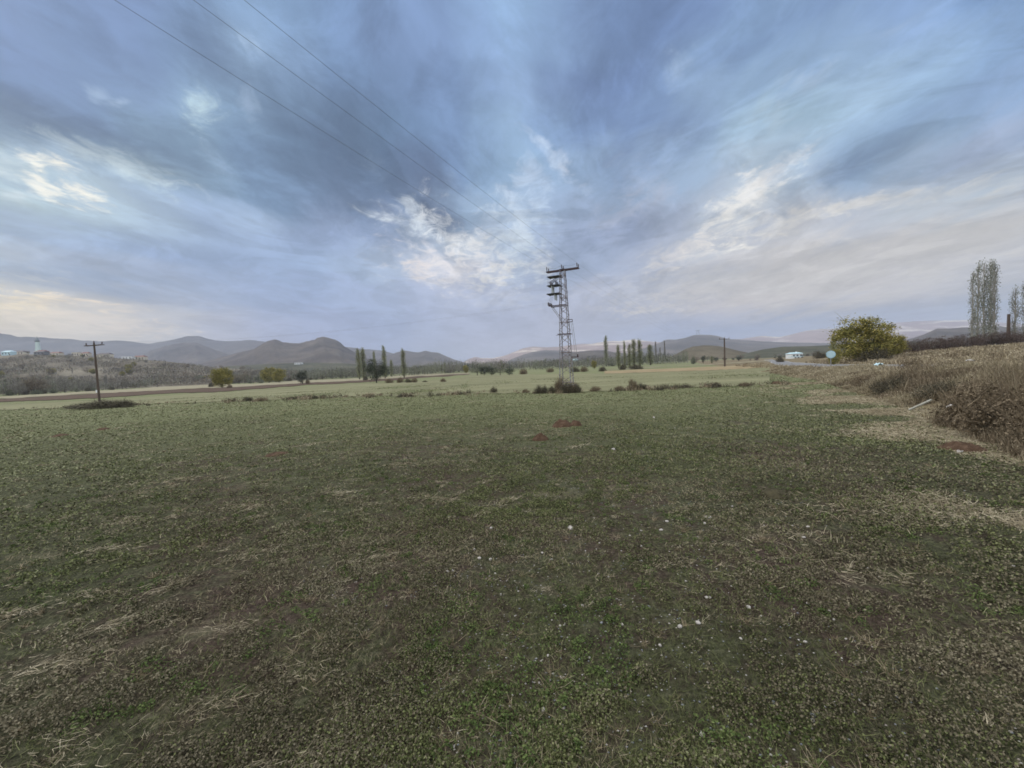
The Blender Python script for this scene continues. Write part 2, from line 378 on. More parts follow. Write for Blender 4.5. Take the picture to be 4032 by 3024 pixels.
def strip_mat(name, a, b_, c_, sc=.4, aniso=(1,1,0), fi=9.0):
    def f(T, b):
        sv = T.vmath('MULTIPLY', pos(T), aniso)
        n = T.noise(sv, sc, 5, .65); n2 = T.noise(sv, fi, 4, .7)
        v = T.math('ADD', T.math('MULTIPLY', n, .6), T.math('MULTIPLY', n2, .4))
        bump(T, b, n2, .5, .05)
        return T.ramp(v, [(.35, a), (.5, b_), (.65, c_)])
    return mat(name, f, .95, .1)
M_F2 = strip_mat('far_green_field', (.14,.14,.078), (.195,.19,.105), (.27,.26,.15), .12, (.5,1.6,0), 3.0)
M_RED = strip_mat('ploughed_soil', (.060,.040,.028), (.095,.065,.046), (.145,.105,.075), .5)
M_TAN = strip_mat('dry_stubble', (.17,.15,.095), (.28,.25,.165), (.37,.34,.235), .3)
M_TAN2 = strip_mat('dry_pasture', (.19,.15,.08), (.29,.225,.13), (.36,.30,.18), .2)
M_DARK = strip_mat('ditch_soil', (.045,.04,.025), (.08,.07,.04), (.12,.10,.06), .4)
M_VERGE = strip_mat('verge_soil', (.10,.08,.045), (.18,.145,.085), (.27,.22,.135), .5, (1,1,0), 12)
def m_road(T, b):
    n = T.noise(pos(T), 25, 5, .7); n2 = T.noise(pos(T), .6, 3)
    bump(T, b, n, .3, .01)
    return T.mix(T.math('MULTIPLY', n2, .6), T.ramp(n, [(.3, (.13,.13,.13)), (.7, (.22,.22,.22))]), (.24,.235,.225))
M_ROAD = mat('old_asphalt', m_road, .85, .3)

def hillmat(name, a, b_, c_, sc=.006, streak=None):
    def f(T, b):
        p = pos(T); n = T.noise(p, sc, 7, .62, .3); n2 = T.noise(p, sc*9, 5, .7)
        g = T.add('ShaderNodeNewGeometry'); s = T.add('ShaderNodeSeparateXYZ'); T.l.new(g.outputs['Normal'], s.inputs[0])
        v = T.math('ADD', T.math('MULTIPLY', n, .65), T.math('MULTIPLY', n2, .35))
        c = T.ramp(v, [(.36, a), (.5, b_), (.64, c_)])
        sp = T.noise(p, sc*22, 6, .75)
        c = T.mix(T.rng(sp, .56, .68, 0, .6), c, (.05,.055,.035))
        if streak:
            w = T.noise(T.vmath('MULTIPLY', p, (.35,.35,4)), sc*1.6, 4, .6, .4)
            c = T.mix(T.rng(w, .52, .62), c, streak)
        return c
    return mat(name, f, 1.0, .0)
M_HFAR = hillmat('far_hill', (.060,.055,.050), (.11,.095,.082), (.18,.155,.13), .0035)
M_HMID = hillmat('mid_hill', (.050,.042,.034), (.095,.078,.062), (.155,.13,.10), .005)
M_HPINK = hillmat('eroded_hill', (.20,.145,.125), (.30,.22,.19), (.38,.29,.25), .003, (.60,.52,.42))
M_MOUND = hillmat('grass_mound', (.070,.060,.040), (.115,.098,.065), (.17,.145,.10), .02)
M_SCRUBH = hillmat('scrub_slope', (.12,.105,.085), (.18,.16,.125), (.26,.235,.18), .02)
M_SCRUBD = hillmat('olive_bench', (.05,.055,.04), (.085,.085,.06), (.13,.125,.085), .015)

M_GRASS = leafmat('green_leaf', [(.032,.037,.015),(.072,.083,.030),(.118,.134,.050),(.17,.182,.075),(.235,.235,.125)], clump=.8, rough=.8)
M_FRESH = leafmat('fresh_leaf', [(.034,.052,.015),(.060,.088,.025),(.095,.13,.038),(.15,.18,.065)], clump=1.5)
M_TUFT = leafmat('dry_tuft', [(.12,.09,.05),(.21,.165,.10),(.31,.25,.16),(.40,.34,.23)], clump=1.5)
M_GRASS2 = leafmat('grey_leaf', [(.060,.052,.032),(.115,.10,.063),(.175,.152,.098),(.25,.22,.148)], clump=.8)
M_GRASSF = leafmat('meadow_leaf', [(.11,.12,.06),(.165,.175,.088),(.22,.23,.12),(.29,.29,.165)], clump=.25)
M_HAY = leafmat('pale_hay', [(.20,.165,.10),(.32,.27,.18),(.42,.365,.25),(.52,.46,.33)], clump=.7)
M_STRAW = leafmat('straw', [(.14,.115,.07),(.25,.21,.13),(.35,.30,.19),(.46,.40,.27)], clump=.7)
M_WEED = leafmat('dry_weed', [(.10,.080,.052),(.185,.15,.098),(.27,.22,.148),(.36,.30,.205),(.45,.385,.27)], clump=.45)
M_TWIG = leafmat('dark_twig', [(.050,.045,.032),(.085,.075,.052),(.125,.11,.073),(.175,.155,.105)], clump=.6)
M_RUST = leafmat('rust_weed', [(.075,.057,.038),(.14,.108,.070),(.205,.16,.105),(.28,.225,.15)], clump=.6)
M_YEL = leafmat('yellowing_leaf', [(.085,.09,.028),(.16,.16,.045),(.25,.23,.065),(.35,.30,.09),(.45,.37,.13)], clump=.35)
M_POP = leafmat('poplar_leaf', [(.11,.12,.06),(.18,.195,.095),(.26,.27,.14),(.33,.335,.19)], clump=.4)
M_POPG = leafmat('pale_poplar_leaf', [(.13,.14,.11),(.20,.22,.18),(.28,.30,.25),(.36,.37,.32)], clump=.5)
M_DGR = leafmat('dark_leaf', [(.022,.028,.022),(.042,.05,.036),(.064,.074,.052),(.095,.105,.072)], clump=.6)
M_GREY = leafmat('bare_twig', [(.12,.105,.092),(.18,.165,.145),(.25,.235,.205),(.33,.31,.275)], clump=.4)
M_GREYG = leafmat('willow_leaf', [(.09,.095,.066),(.14,.148,.10),(.20,.21,.145),(.27,.275,.195)], clump=.4)
M_BRN = leafmat('brown_leaf', [(.10,.08,.057),(.16,.13,.092),(.22,.18,.13),(.28,.235,.17)], clump=.4)
M_PURP = leafmat('purple_brown_leaf', [(.045,.033,.030),(.08,.058,.05),(.12,.088,.073),(.16,.12,.10)], clump=.5)
def m_bark(a, b_):
    def f(T, b):
        n = T.noise(T.vmath('MULTIPLY', objc(T), (6,6,1)), 2.0, 5, .7); bump(T, b, n, .5, .03); return T.ramp(n, [(.3, a), (.7, b_)])
    return f
M_BARK = mat('bark', m_bark((.05,.042,.034), (.12,.105,.085)))
M_PBARK = mat('pale_bark', m_bark((.22,.21,.18), (.40,.38,.34)))
M_WOOD = mat('pole_wood', m_bark((.06,.045,.036), (.13,.10,.08)))
def m_steel(T, b):
    n = T.noise(objc(T), 3.0, 5, .7); n2 = T.noise(objc(T), 22.0, 4, .7)
    b.inputs['Metallic'].default_value = .35
    c = T.ramp(n, [(.35, (.22,.225,.24)), (.65, (.36,.37,.40))])
    return T.mix(T.rng(n2, .52, .66), c, (.17,.085,.06))
M_STEEL = mat('galvanised_steel', m_steel, .55, .4)
M_BRACE = mat('weathered_steel', lambda T, b: T.ramp(T.noise(objc(T), 7, 5, .7), [(.35, (.15,.11,.11)), (.65, (.30,.26,.27))]), .7, .3)
M_IRON = mat('rusty_iron', lambda T, b: T.ramp(T.noise(objc(T), 9, 5, .7), [(.35, (.045,.03,.035)), (.65, (.11,.07,.07))]), .7, .3)
M_PLATE = mat('dark_steel_plate', lambda T, b: T.ramp(T.noise(objc(T), 6, 5, .7), [(.35, (.06,.065,.075)), (.65, (.12,.125,.14))]), .6, .4)
M_PORC = mat('brown_porcelain', lambda T, b: T.ramp(T.noise(objc(T), 5, 2), [(.4, (.05,.035,.035)), (.6, (.085,.055,.05))]), .3, .5)
M_PORW = mat('grey_porcelain', lambda T, b: T.ramp(T.noise(objc(T), 5, 2), [(.4, (.42,.46,.47)), (.6, (.52,.56,.57))]), .3, .5)
M_WIRE = mat('aluminium_wire', lambda T, b: T.ramp(T.noise(objc(T), 2, 2), [(.4, (.10,.11,.13)), (.6, (.16,.17,.19))]), .5, .4)
M_STONE = mat('pale_stone', lambda T, b: T.ramp(T.noise(objc(T), 14, 5, .7), [(.3, (.25,.20,.165)), (.5, (.43,.40,.36)), (.72, (.58,.56,.52))]), .85, .2)
M_STONEG = mat('grey_stone', lambda T, b: T.ramp(T.noise(objc(T), 14, 5, .7), [(.3, (.14,.145,.15)), (.7, (.27,.28,.29))]), .85, .2)
def m_red(T, b):
    n = T.noise(objc(T), 12, 6, .7); bump(T, b, n, .9, .04); return T.ramp(n, [(.3, (.048,.030,.019)), (.5, (.090,.056,.036)), (.72, (.15,.10,.068))])
M_MOLE = mat('red_earth', m_red, .95, .1)
def plain(name, a, b_=None, sc=4, rough=.7): 
    b_ = b_ or tuple(v*1.2 for v in a)
    return mat(name, lambda T, b: T.ramp(T.noise(objc(T), sc, 4, .6), [(.35, a), (.65, b_)]), rough, .3)
M_WHITE = plain('white_paint', (.68,.70,.70), (.80,.81,.80)); M_CREAM = plain('cream_plaster', (.55,.50,.40)); M_ROOF = plain('red_roof_tile', (.17,.075,.055))
M_ROOFD = plain('dark_roof', (.07,.06,.065)); M_TIN = plain('pale_blue_tin', (.45,.62,.66), (.55,.72,.76)); M_SPIRE = plain('lead_grey', (.22,.25,.26)); M_MIN = plain('mint_white_plaster', (.50,.62,.58), (.60,.72,.68))
M_GLASSD = plain('dark_window', (.04,.05,.06), rough=.2); M_BLUE = plain('pale_blue_paint', (.30,.50,.60), (.38,.58,.66)); M_WOODP = plain('weathered_white_wood', (.24,.23,.18), (.42,.41,.34), 9)

# ------------------------------------------------------------------ ground
def build_ground():
    fr = np.radians(np.arange(-64, 64.01, .32)); bk = np.radians(np.arange(70, 290, 6.0))
    ang = np.concatenate([fr, bk]); na = len(ang)
    rad = np.concatenate([[0.0], np.exp(np.arange(math.log(.35), math.log(60), .0115)), np.exp(np.arange(math.log(61), math.log(9000), .03))])
    A, Rr = np.meshgrid(ang, rad[1:]); X = Rr*np.sin(A); Y = Rr*np.cos(A)
    Z = H(X, Y)
    V = np.stack([X, Y, Z], -1).reshape(-1, 3); nr = len(rad)-1
    i, j = np.meshgrid(np.arange(nr-1), np.arange(na), indexing='ij'); j2 = (j+1) % na
    F = np.stack([i*na+j, (i+1)*na+j, (i+1)*na+j2, i*na+j2], -1).reshape(-1, 4)[:, ::-1]
    V = np.concatenate([V, [[0, 0, float(H(0., 0.))]]])
    c = V[F].mean(1); verge = (c[:,0] > XB(c[:,1]) + .15 + 1.1*(vn(c[:,0], c[:,1], 1.2, 5)-.5)) & (np.hypot(c[:,0], c[:,1]) < 500)
    # centre fan closed by quads folded on the middle vertex
    k = np.arange(na); cf = np.stack([k, (k+1) % na, np.full(na, len(V)-1)], 1)
    me = mesh('ground', V, F, [M_GROUND, M_VERGE], True, verge)
    g = obj('ground', me, kind='structure')
    f2 = np.stack([k, (k+1) % na], 1)
    return g
build_ground()

def ribbon(name, near, far, m, lift=.02, n=60, label=None, kindv='structure'):
    """a field strip: near and far edges read as points, laid on the ground"""
    xs0, xs1 = max(near[0][0], far[0][0]), min(near[-1][0], far[-1][0])
    px = np.linspace(xs0, xs1, n); V = []; K = 4
    for q in px:
        a = hit(q, np.interp(q, *zip(*near)) + rng.normal()*0.5 + 2.4*(vn(q, 0, 55, len(name))-.5)); b = hit(q, np.interp(q, *zip(*far)) + 1.6*(vn(q, 5, 40, len(name)+3)-.5))
        for k in range(K+1):
            p = a + (b-a)*k/K; V.append((p[0], p[1], float(H(p[0], p[1]))+lift))
    F = [(i*(K+1)+k, (i+1)*(K+1)+k, (i+1)*(K+1)+k+1, i*(K+1)+k+1) for i in range(n-1) for k in range(K)]
    return obj(name, mesh(name, V, F, m), kind=kindv)
DITCH = [(-60,1620),(0,1617),(300,1606),(600,1592),(1200,1569),(1800,1553),(2200,1547),(2600,1533),(2950,1520),(3120,1512)]
FAR2 = [(-60,1598),(0,1594),(400,1576),(700,1556),(1100,1528),(1300,1515),(1600,1504),(1800,1490),(1860,1476),(2400,1471),(2700,1462),(2900,1455),(3030,1446)]
ribbon('field_beyond_ditch', DITCH, FAR2, M_F2, .03, 120)
ribbon('ploughed_strip', [(-60,1590),(0,1586),(400,1567),(600,1553),(900,1541),(1200,1517),(1460,1504),(1700,1485),(1850,1475)], [(-60,1577),(0,1572),(400,1549),(600,1539),(900,1524),(1200,1508),(1460,1496),(1700,1478),(1850,1472)], M_RED, .07, 90)
ribbon('stubble_strip', [(-60,1577),(0,1572),(400,1549),(600,1539),(900,1526),(1200,1509),(1460,1496),(1700,1479),(1850,1472)], [(-60,1567),(0,1563),(300,1545),(560,1530),(700,1517),(1000,1512),(1200,1498),(1460,1488),(1650,1473),(1850,1468)], M_TAN, .10, 90)
ribbon('dry_pasture_strip', [(2380,1471),(2700,1462),(2900,1455),(3030,1446)], [(2380,1461),(2700,1449),(2900,1441),(3030,1431)], M_TAN2, .06, 50)
ribbon('pale_track', [(2380,1459),(2500,1451),(2800,1437),(3030,1421)], [(2380,1457),(2500,1449),(2800,1434.5),(3030,1418)], M_TAN, .09, 40)
def build_road():
    V = []; F = []; Ys = np.concatenate([np.arange(-40, 60, 1.5), np.arange(60, 300, 6)])
    for i, Yv in enumerate(Ys):
        for k in range(5):
            X = float(XR(Yv)) + (-3 + 1.5*k); V.append((X, Yv, float(H(X, Yv, False)) + .06))
        if i:
            for k in range(4): F.append(((i-1)*5+k, (i-1)*5+k+1, i*5+k+1, i*5+k))
    obj('road', mesh('road', V, F, M_ROAD), kind='structure')
    mb = []; G = []
    for s in (-2.75, 2.75):
        n0 = len(mb)
        for i, Yv in enumerate(Ys):
            for w in (-.06, .06):
                X = float(XR(Yv)) + s + w; mb.append((X, Yv, float(H(X, Yv, False)) + .066))
            if i: b = n0 + 2*i; G.append((b-2, b-1, b+1, b))
    obj('road_edge_line', mesh('road_edge_line', mb, G, M_WHITE), kind='structure')
build_road()

# ------------------------------------------------------------------ hills
HILLS = {}
def hill(name, D, Y0, pts, m, rough=.10, back=1.5, seed=1, nx=200, ny=46, p=1.0):
    """a ridge whose crest stands at depth D; its slopes run down to Y0 in front and D*back behind"""
    T_, Z_ = [], []
    for q in pts:
        d = ray(q[0], q[1]); T_.append(d[0]/d[1]); Z_.append(EYE + d[2]/d[1]*D)
    base = -3.0
    def hf(t, Y):
        t = np.asarray(t, float); Y = np.asarray(Y, float)
        Dl = D*(1 + .05*(vn(t*9, t*0+seed, 1.0, seed)-.5))
        zc = np.interp(t, T_, Z_, left=base, right=base)
        u = np.clip((Y-Y0)/(Dl-Y0), 0, 1); w = np.clip((Y-Dl)/(D*back-Dl), 0, 1)
        s = np.where(Y <= Dl, (u*u*(3-2*u))**p, 1-w*w*(3-2*w))
        X = t*Y; hgt = zc-base; sc = D*.16
        g = (fbm(X, Y, sc, seed, 5)-.5) + .6*(np.abs(fbm(X, Y*.5, sc*.45, seed+40, 4)-.5)*-2+.3)
        nz = g*hgt*rough*7*s*(1-s**3)
        return base + hgt*s + nz + (fbm(X, Y, sc*.1, seed+9, 2)-.5)*hgt*.03*s
    HILLS[name] = hf
    t = np.linspace(T_[0], T_[-1], nx); Ys = np.concatenate([np.linspace(Y0, D, int(ny*.72), endpoint=False), np.linspace(D, D*back, ny-int(ny*.72))])
    tt, YY = np.meshgrid(t, Ys); Z = hf(tt, YY) ; V = np.stack([tt*YY, YY, Z], -1).reshape(-1,3)
    i, j = np.meshgrid(np.arange(len(Ys)-1), np.arange(nx-1), indexing='ij')
    F = np.stack([i*nx+j, i*nx+j+1, (i+1)*nx+j+1, (i+1)*nx+j], -1).reshape(-1,4)
    obj(name, mesh(name, V, F, m, True), kind='structure'); return hf
hill('far_left_hills', 4200, 2200, [(-900,1380),(-500,1340),(-200,1335),(0,1322),(40,1329),(75,1338),(110,1336),(200,1340),(330,1349),(400,1352),(480,1350),(575,1358),(620,1355),(690,1343),(735,1331),(787,1327),(815,1337),(860,1346),(930,1346),(990,1344),(1060,1353),(1150,1370),(1260,1372),(1370,1370),(1440,1379),(1500,1383),(1560,1398),(1640,1430),(1680,1462)], M_HFAR, .07, seed=3)
hill('left_spur_hill', 3000, 1500, [(430,1520),(560,1400),(600,1378),(650,1365),(710,1355),(770,1353),(800,1365),(840,1378),(880,1390),(960,1420),(1060,1490)], M_HFAR, .10, seed=5, nx=120)
hill('peaked_hill', 2400, 1100, [(640,1505),(760,1440),(860,1412),(930,1394),(1000,1379),(1040,1356),(1060,1347),(1080,1343),(1110,1350),(1150,1355),(1175,1355),(1200,1350),(1235,1345),(1255,1335),(1275,1331),(1300,1336),(1325,1343),(1343,1354),(1352,1363),(1380,1379),(1405,1392),(1450,1414),(1540,1450),(1620,1464)], M_HMID, .10, seed=8, nx=260)
hill('twin_hill', 3200, 1800, [(1430,1472),(1500,1408),(1535,1398),(1570,1387),(1600,1383),(1630,1389),(1650,1390),(1675,1383),(1700,1389),(1725,1391),(1760,1405),(1790,1417),(1840,1430),(1900,1450)], M_HFAR, .10, seed=11, nx=120)
hill('centre_blue_hills', 4600, 2600, [(1780,1455),(1845,1415),(1870,1407),(1900,1411),(1940,1411),(1985,1402),(2020,1388),(2060,1373),(2100,1367),(2150,1370),(2200,1368),(2240,1361),(2290,1355),(2330,1353),(2380,1345),(2410,1342),(2440,1343),(2500,1335),(2530,1341),(2565,1345),(2620,1350),(2700,1380),(2800,1412)], M_HPINK, .07, seed=14)
hill('centre_dark_spur', 3300, 1700, [(1960,1450),(2010,1416),(2060,1397),(2100,1386),(2150,1378),(2220,1380),(2280,1388),(2340,1400),(2420,1420),(2500,1430)], M_HFAR, .10, seed=17, nx=120)
hill('centre_low_spur', 2300, 1200, [(2090,1445),(2160,1425),(2210,1408),(2260,1388),(2320,1380),(2380,1379),(2420,1388),(2480,1393),(2560,1396),(2640,1412),(2760,1425)], M_HMID, .08, seed=19, nx=120)
hill('right_hills', 3600, 1700, [(2440,1430),(2520,1378),(2590,1357),(2625,1342),(2660,1342),(2700,1333),(2730,1322),(2760,1320),(2800,1320),(2830,1325),(2860,1334),(2920,1340),(3000,1346),(3100,1350),(3300,1352),(3500,1350),(3700,1345),(3900,1372)], M_HFAR, .09, seed=23)
hill('far_right_hills', 5200, 3400, [(2760,1420),(2860,1336),(2920,1336),(2960,1328),(3000,1323),(3070,1328),(3120,1318),(3180,1304),(3230,1299),(3290,1297),(3330,1294),(3400,1284),(3500,1276),(3600,1266),(3700,1262),(3800,1262),(3900,1268),(4032,1280),(4200,1270),(4600,1290),(5200,1300)], M_HPINK, .06, seed=26)
hill('right_flat_hill', 1900, 1000, [(3400,1385),(3520,1350),(3600,1330),(3640,1318),(3670,1305),(3690,1297),(3740,1296),(3800,1290),(3840,1290),(3900,1288),(3940,1285),(3960,1290),(4032,1290),(4200,1285),(4500,1300),(5000,1330)], M_HMID, .08, seed=29)
hill('grassy_mound', 760, 560, [(2590,1424),(2620,1413),(2660,1395),(2700,1374),(2730,1364),(2770,1360),(2820,1361),(2850,1366),(2900,1379),(2950,1390),(3000,1397),(3060,1408)], M_MOUND, .05, seed=31, nx=90)
hill('village_rise', 640, 270, [(-900,1420),(-400,1405),(-100,1400),(0,1400),(200,1404),(400,1412),(560,1420),(700,1432),(850,1448),(1000,1455),(1150,1465),(1260,1476)], M_SCRUBH, .05, seed=33, nx=220, p=.75)
hill('low_bench', 1000, 640, [(700,1490),(900,1442),(1080,1432),(1200,1428),(1350,1430),(1500,1440),(1700,1448),(1900,1446)], M_SCRUBD, .05, seed=37, nx=140)
hill('right_bench', 620, 420, [(2900,1400),(3000,1377),(3080,1366),(3180,1364),(3260,1360),(3400,1350),(3600,1345),(3800,1345)], M_SCRUBD, .05, seed=39, nx=100)
def onhill(name, px, Y, py=None):
    t = tx(px, py); z = float(HILLS[name](t, Y)); return np.array([t*Y, Y, max(z, float(H(t*Y, Y)))])

# ------------------------------------------------------------------ plants
def limbs(mb, H_, r0, n, spread, low=.35, seed=0, droop=0):
    R = random.Random(seed)
    ends = []
    top = np.array([R.uniform(-.04,.04)*H_, R.uniform(-.04,.04)*H_, H_*.86])
    mb.tube([(0,0,-.15*min(1,H_)), (0,0,H_*.12), top*.5+np.array([0,0,H_*.02]), top], [r0*1.25, r0, r0*.6, r0*.15], 6)
    for i in range(n):
        f = low + (1-low)*i/n*.85; a = R.uniform(0, 6.283)
        p = top*f; L = spread*(1-.55*f)*R.uniform(.7,1.1)
        e = p + np.array([math.cos(a)*L, math.sin(a)*L, L*R.uniform(.5, 1.0)]); m = (p+e)/2 + np.array([math.cos(a), math.sin(a), -.3])*L*.08
        mb.tube([p, m, e], [r0*.42*(1-.5*f), r0*.26*(1-.5*f), r0*.06], 4); ends.append(e)
    return ends
PROTO = {}
def proto(kind, var=0):
    """crown and trunk meshes of a tree about one unit high (scaled when placed)"""
    key = (kind, var)
    if key in PROTO: return PROTO[key]
    r = np.random.default_rng(hash(kind) % 1000 + var if False else sum(map(ord, kind))*7+var); H_ = 10.0
    mb = MB(); parts = []
    if kind in ('round', 'yellow', 'willow', 'brown', 'dark', 'red', 'bare'):
        W_ = {'round':.46,'yellow':.46,'willow':.46,'brown':.44,'dark':.47,'red':.55,'bare':.42}[kind]*H_
        nc = {'yellow':95,'dark':52}.get(kind, 34); zc, hz = .56*H_, .42*H_
        if kind in ('dark',): zc, hz = .53*H_, .47*H_
        if kind == 'yellow': zc, hz = .50*H_, .50*H_
        if kind == 'red': zc, hz = .48*H_, .5*H_
        limbs(mb, H_, .22 if kind != 'bare' else .16, 12 if kind != 'bare' else 22, W_*.9, .12 if kind in ('yellow','dark','red') else .25, var)
        d = r.normal(size=(nc,3)); d /= np.linalg.norm(d, axis=1, keepdims=True)
        rad = r.uniform(.15, 1.0, nc)**.45; c = d*rad[:,None]*np.array([W_, W_, hz])*r.uniform(.78,1.06,(nc,1)) + np.array([0,0,zc])
        c[:,:2] *= (1 - .28*np.clip((zc-c[:,2])/hz, 0, 1))[:,None]
        c = c[c[:,2] > .05*H_]
        if kind == 'bare':
            n = 60; P0 = np.repeat(c, n, 0) + r.normal(size=(len(c)*n,3))*.5; dv = r.normal(size=P0.shape)*.45 + (P0-np.array([0,0,zc*.6]))*.10; dv[:,2] += .35
            parts.append(twigs(P0, P0+dv, r.uniform(.03,.07,len(P0)), r))
            C = np.repeat(c, 14, 0)+r.normal(size=(len(c)*14,3))*.7; parts.append(leafq(C, r.uniform(.10,.28,len(C)), .5, r=r))
        else:
            n = {'yellow':170,'dark':110}.get(kind, 75); cs = r.uniform(.55,1.05,len(c))*(.95 if kind != 'yellow' else .72)
            C = np.repeat(c, n, 0) + r.normal(size=(len(c)*n,3))*np.repeat(cs, n)[:,None]*np.array([1,1,.8])
            droop = (0,0,-1.0) if kind in ('willow','yellow') else None
            parts.append(leafq(C, r.uniform(.16,.42,len(C)), .55, r=r, droop=droop))
            P0 = np.repeat(c, 8, 0); parts.append(twigs(P0, P0+r.normal(size=P0.shape)*1.1+np.array([0,0,.4]), .045, r))
    elif kind in ('poplar', 'greypoplar'):
        W_ = .75
        mb.tube([(0,0,-.2),(0,0,3),(.05,.04,7),(0,0,9.6)], [.17,.13,.08,.02], 6)
        k = 46; zz = np.linspace(.9, 9.4, k); prof = np.interp(zz, [0.8,2,4,7,9,9.9], [.35,.8,1,.95,.6,.12])
        a = r.uniform(0, 6.28, k)
        for z_, p_, a_ in zip(zz, prof, a):
            e = (math.cos(a_)*W_*p_*.7, math.sin(a_)*W_*p_*.7, z_+1.1*p_); 
            mb.tube([(0,0,z_-.5), (e[0]*.7, e[1]*.7, z_+.1), e], [.06,.045,.015], 3, False)
        n = 75 if kind == 'poplar' else 70
        P = np.stack([np.cos(a)*W_*prof*.62, np.sin(a)*W_*prof*.62, zz], 1)
        C = np.repeat(P, n, 0) + r.normal(size=(k*n,3))*np.array([.24,.24,.5])*np.repeat(.55+.6*prof, n)[:,None]
        if kind == 'greypoplar':
            g = vn(C[:,0]*3+C[:,1]*5, C[:,2], .55, 4+var); C = C[(g > .47) & (r.random(len(C)) < np.interp(C[:,2], [0,6,10], [.9,.75,.5]))]
        C = C[C[:,2] < 10.2]
        parts.append(leafq(C, r.uniform(.10,.26,len(C)), .6, r=r))
    elif kind == 'barepoplar':
        mb.tube([(0,0,-.2),(0,0,4),(0,0,9.4)], [.13,.09,.015], 5)
        k = 240; z0 = r.uniform(1.2, 8.6, k); a = r.uniform(0, 6.28, k); L = r.uniform(.5,1.3,k)*np.interp(z0,[1,4,9],[.9,1.1,.6])
        P0 = np.stack([0*z0, 0*z0, z0],1); P1 = P0+np.stack([np.cos(a)*L*.5, np.sin(a)*L*.5, L*1.2],1)
        parts.append(twigs(P0, P1, .05, r)); Q = P0[:,None,:]+(P1-P0)[:,None,:]*r.uniform(.3,1,(k,7,1)); Q = Q.reshape(-1,3)
        parts.append(twigs(Q, Q+r.normal(size=Q.shape)*.16+np.array([0,0,.25]), .03, r))
    elif kind in ('bush', 'darkbush', 'rustbush', 'greybush'):
        # twiggy bush, 10 units wide at scale 1 -> used at about 1/10
        nc = 26; a = r.uniform(0, 6.28, nc); rr = np.sqrt(r.uniform(0, 1, nc))*4.0
        c = np.stack([np.cos(a)*rr, np.sin(a)*rr, r.uniform(1.0, 5.2, nc)*(1.05-rr/6.0)], 1)
        for q in c: mb.tube([(q[0]*.15, q[1]*.15, -.4), (q[0]*.6, q[1]*.6, q[2]*.55), q], [.16,.11,.03], 4)
        n = 130; C = np.repeat(c, n, 0) + r.normal(size=(nc*n,3))*np.array([.95,.95,.85]); C[:,2] = np.abs(C[:,2])
        parts.append(leafq(C, r.uniform(.2,.5,len(C)), .5, r=r))
        P0 = np.repeat(c, 26, 0)+r.normal(size=(nc*26,3))*.6; P0[:,2] = np.abs(P0[:,2])
        P1 = P0 + r.normal(size=P0.shape)*.9 + np.array([0,0,1.1]); P1[:,2] = np.abs(P1[:,2])
        parts.append(twigs(P0, P1, .07, r))
    V, F = cat(parts)
    LM = {'round':M_GREYG,'yellow':M_YEL,'willow':M_GREYG,'brown':M_BRN,'dark':M_DGR,'red':M_PURP,'bare':M_GREY,'poplar':M_POP,'greypoplar':M_POPG,'barepoplar':M_GREY,'bush':M_WEED,'darkbush':M_TWIG,'rustbush':M_RUST,'greybush':M_GREYG}[kind]
    cm = mesh(kind+'_crown', V, F, LM); tm = mb.me(kind+'_trunk', M_PBARK if kind in ('barepoplar','greypoplar') else M_BARK)
    PROTO[key] = (cm, tm); return PROTO[key]
def tree(name, kind, loc, h, label, catg, w=None, group=None, var=0, crown='crown', trunk='trunk', rz=None):
    cm, tm = proto(kind, var)
    natw = {'round':9.6,'yellow':10.4,'willow':9.6,'brown':9.2,'dark':10,'red':11,'bare':8.8,'poplar':1.75,'greypoplar':1.75,'barepoplar':1.5}.get(kind, 10.0)
    nath = 6.3 if 'bush' in kind else 10.2
    s = h/nath; sw = (w/natw) if w else s
    t = thing(name, label, catg, loc, rz if rz is not None else random.uniform(0, 6.28), group, (sw, sw, s))
    obj(crown, cm, t); obj(trunk, tm, t); return t
def tree_px(name, kind, px, base, top, wpx, label, catg='tree', dY=0, Y=None, **kw):
    if Y is None: Y = hit(px, base)[1] + dY
    p = on(px, Y, base); 
    return tree(name, kind, p, (base-top)*Y/FPX, label, catg, w=wpx*Y/FPX, **kw)

# named trees in the middle distance
tree_px('willow_tree', 'yellow', 875, 1527, 1443, 88, 'rounded yellow-green tree on short trunk behind the red soil strip at left')
tree_px('round_tree', 'dark', 1192, 1513, 1457, 54, 'small dark green round tree at the edge of the ploughed strip')
tree_px('broad_tree', 'dark', 1483, 1507, 1410, 98, 'large dark broad-crowned tree among the thin poplars left of the pylon', var=1)
for i, (px, b, t, w, l) in enumerate([
    (1416,1494,1368,24,'tall pale poplar just left of the large dark tree, left one of a touching pair'),
    (1434,1493,1366,22,'tall pale poplar just left of the large dark tree, right one of a touching pair'),
    (1478,1490,1380,14,'thin poplar whose tip rises behind the large dark tree'),
    (1517,1490,1356,21,'tall narrow poplar touching the right side of the large dark tree'),
    (1543,1484,1415,14,'short thin poplar between two taller poplars'),
    (1592,1488,1369,21,'tall narrow poplar standing alone above low bushes'),
    (2388,1443,1318,19,'tall slim poplar standing alone between pylon and poplar row'),
    (2436,1452,1355,19,'pale slender poplar at the left end of the poplar row'),
    (2461,1449,1339,13,'thin pointed poplar second in the poplar row'),
    (2480,1449,1352,20,'shorter poplar in front at left side of the dense poplar clump'),
    (2498,1447,1333,26,'full poplar at the middle of the dense poplar clump'),
    (2521,1446,1333,25,'tall full poplar at the right side of the dense poplar clump'),
    (2561,1438,1354,27,'broad short poplar standing apart to the right of the clump')]):
    tree_px('poplar_tree', 'poplar', px, b, t, w, l, var=i % 3, group='poplars standing in the fields')
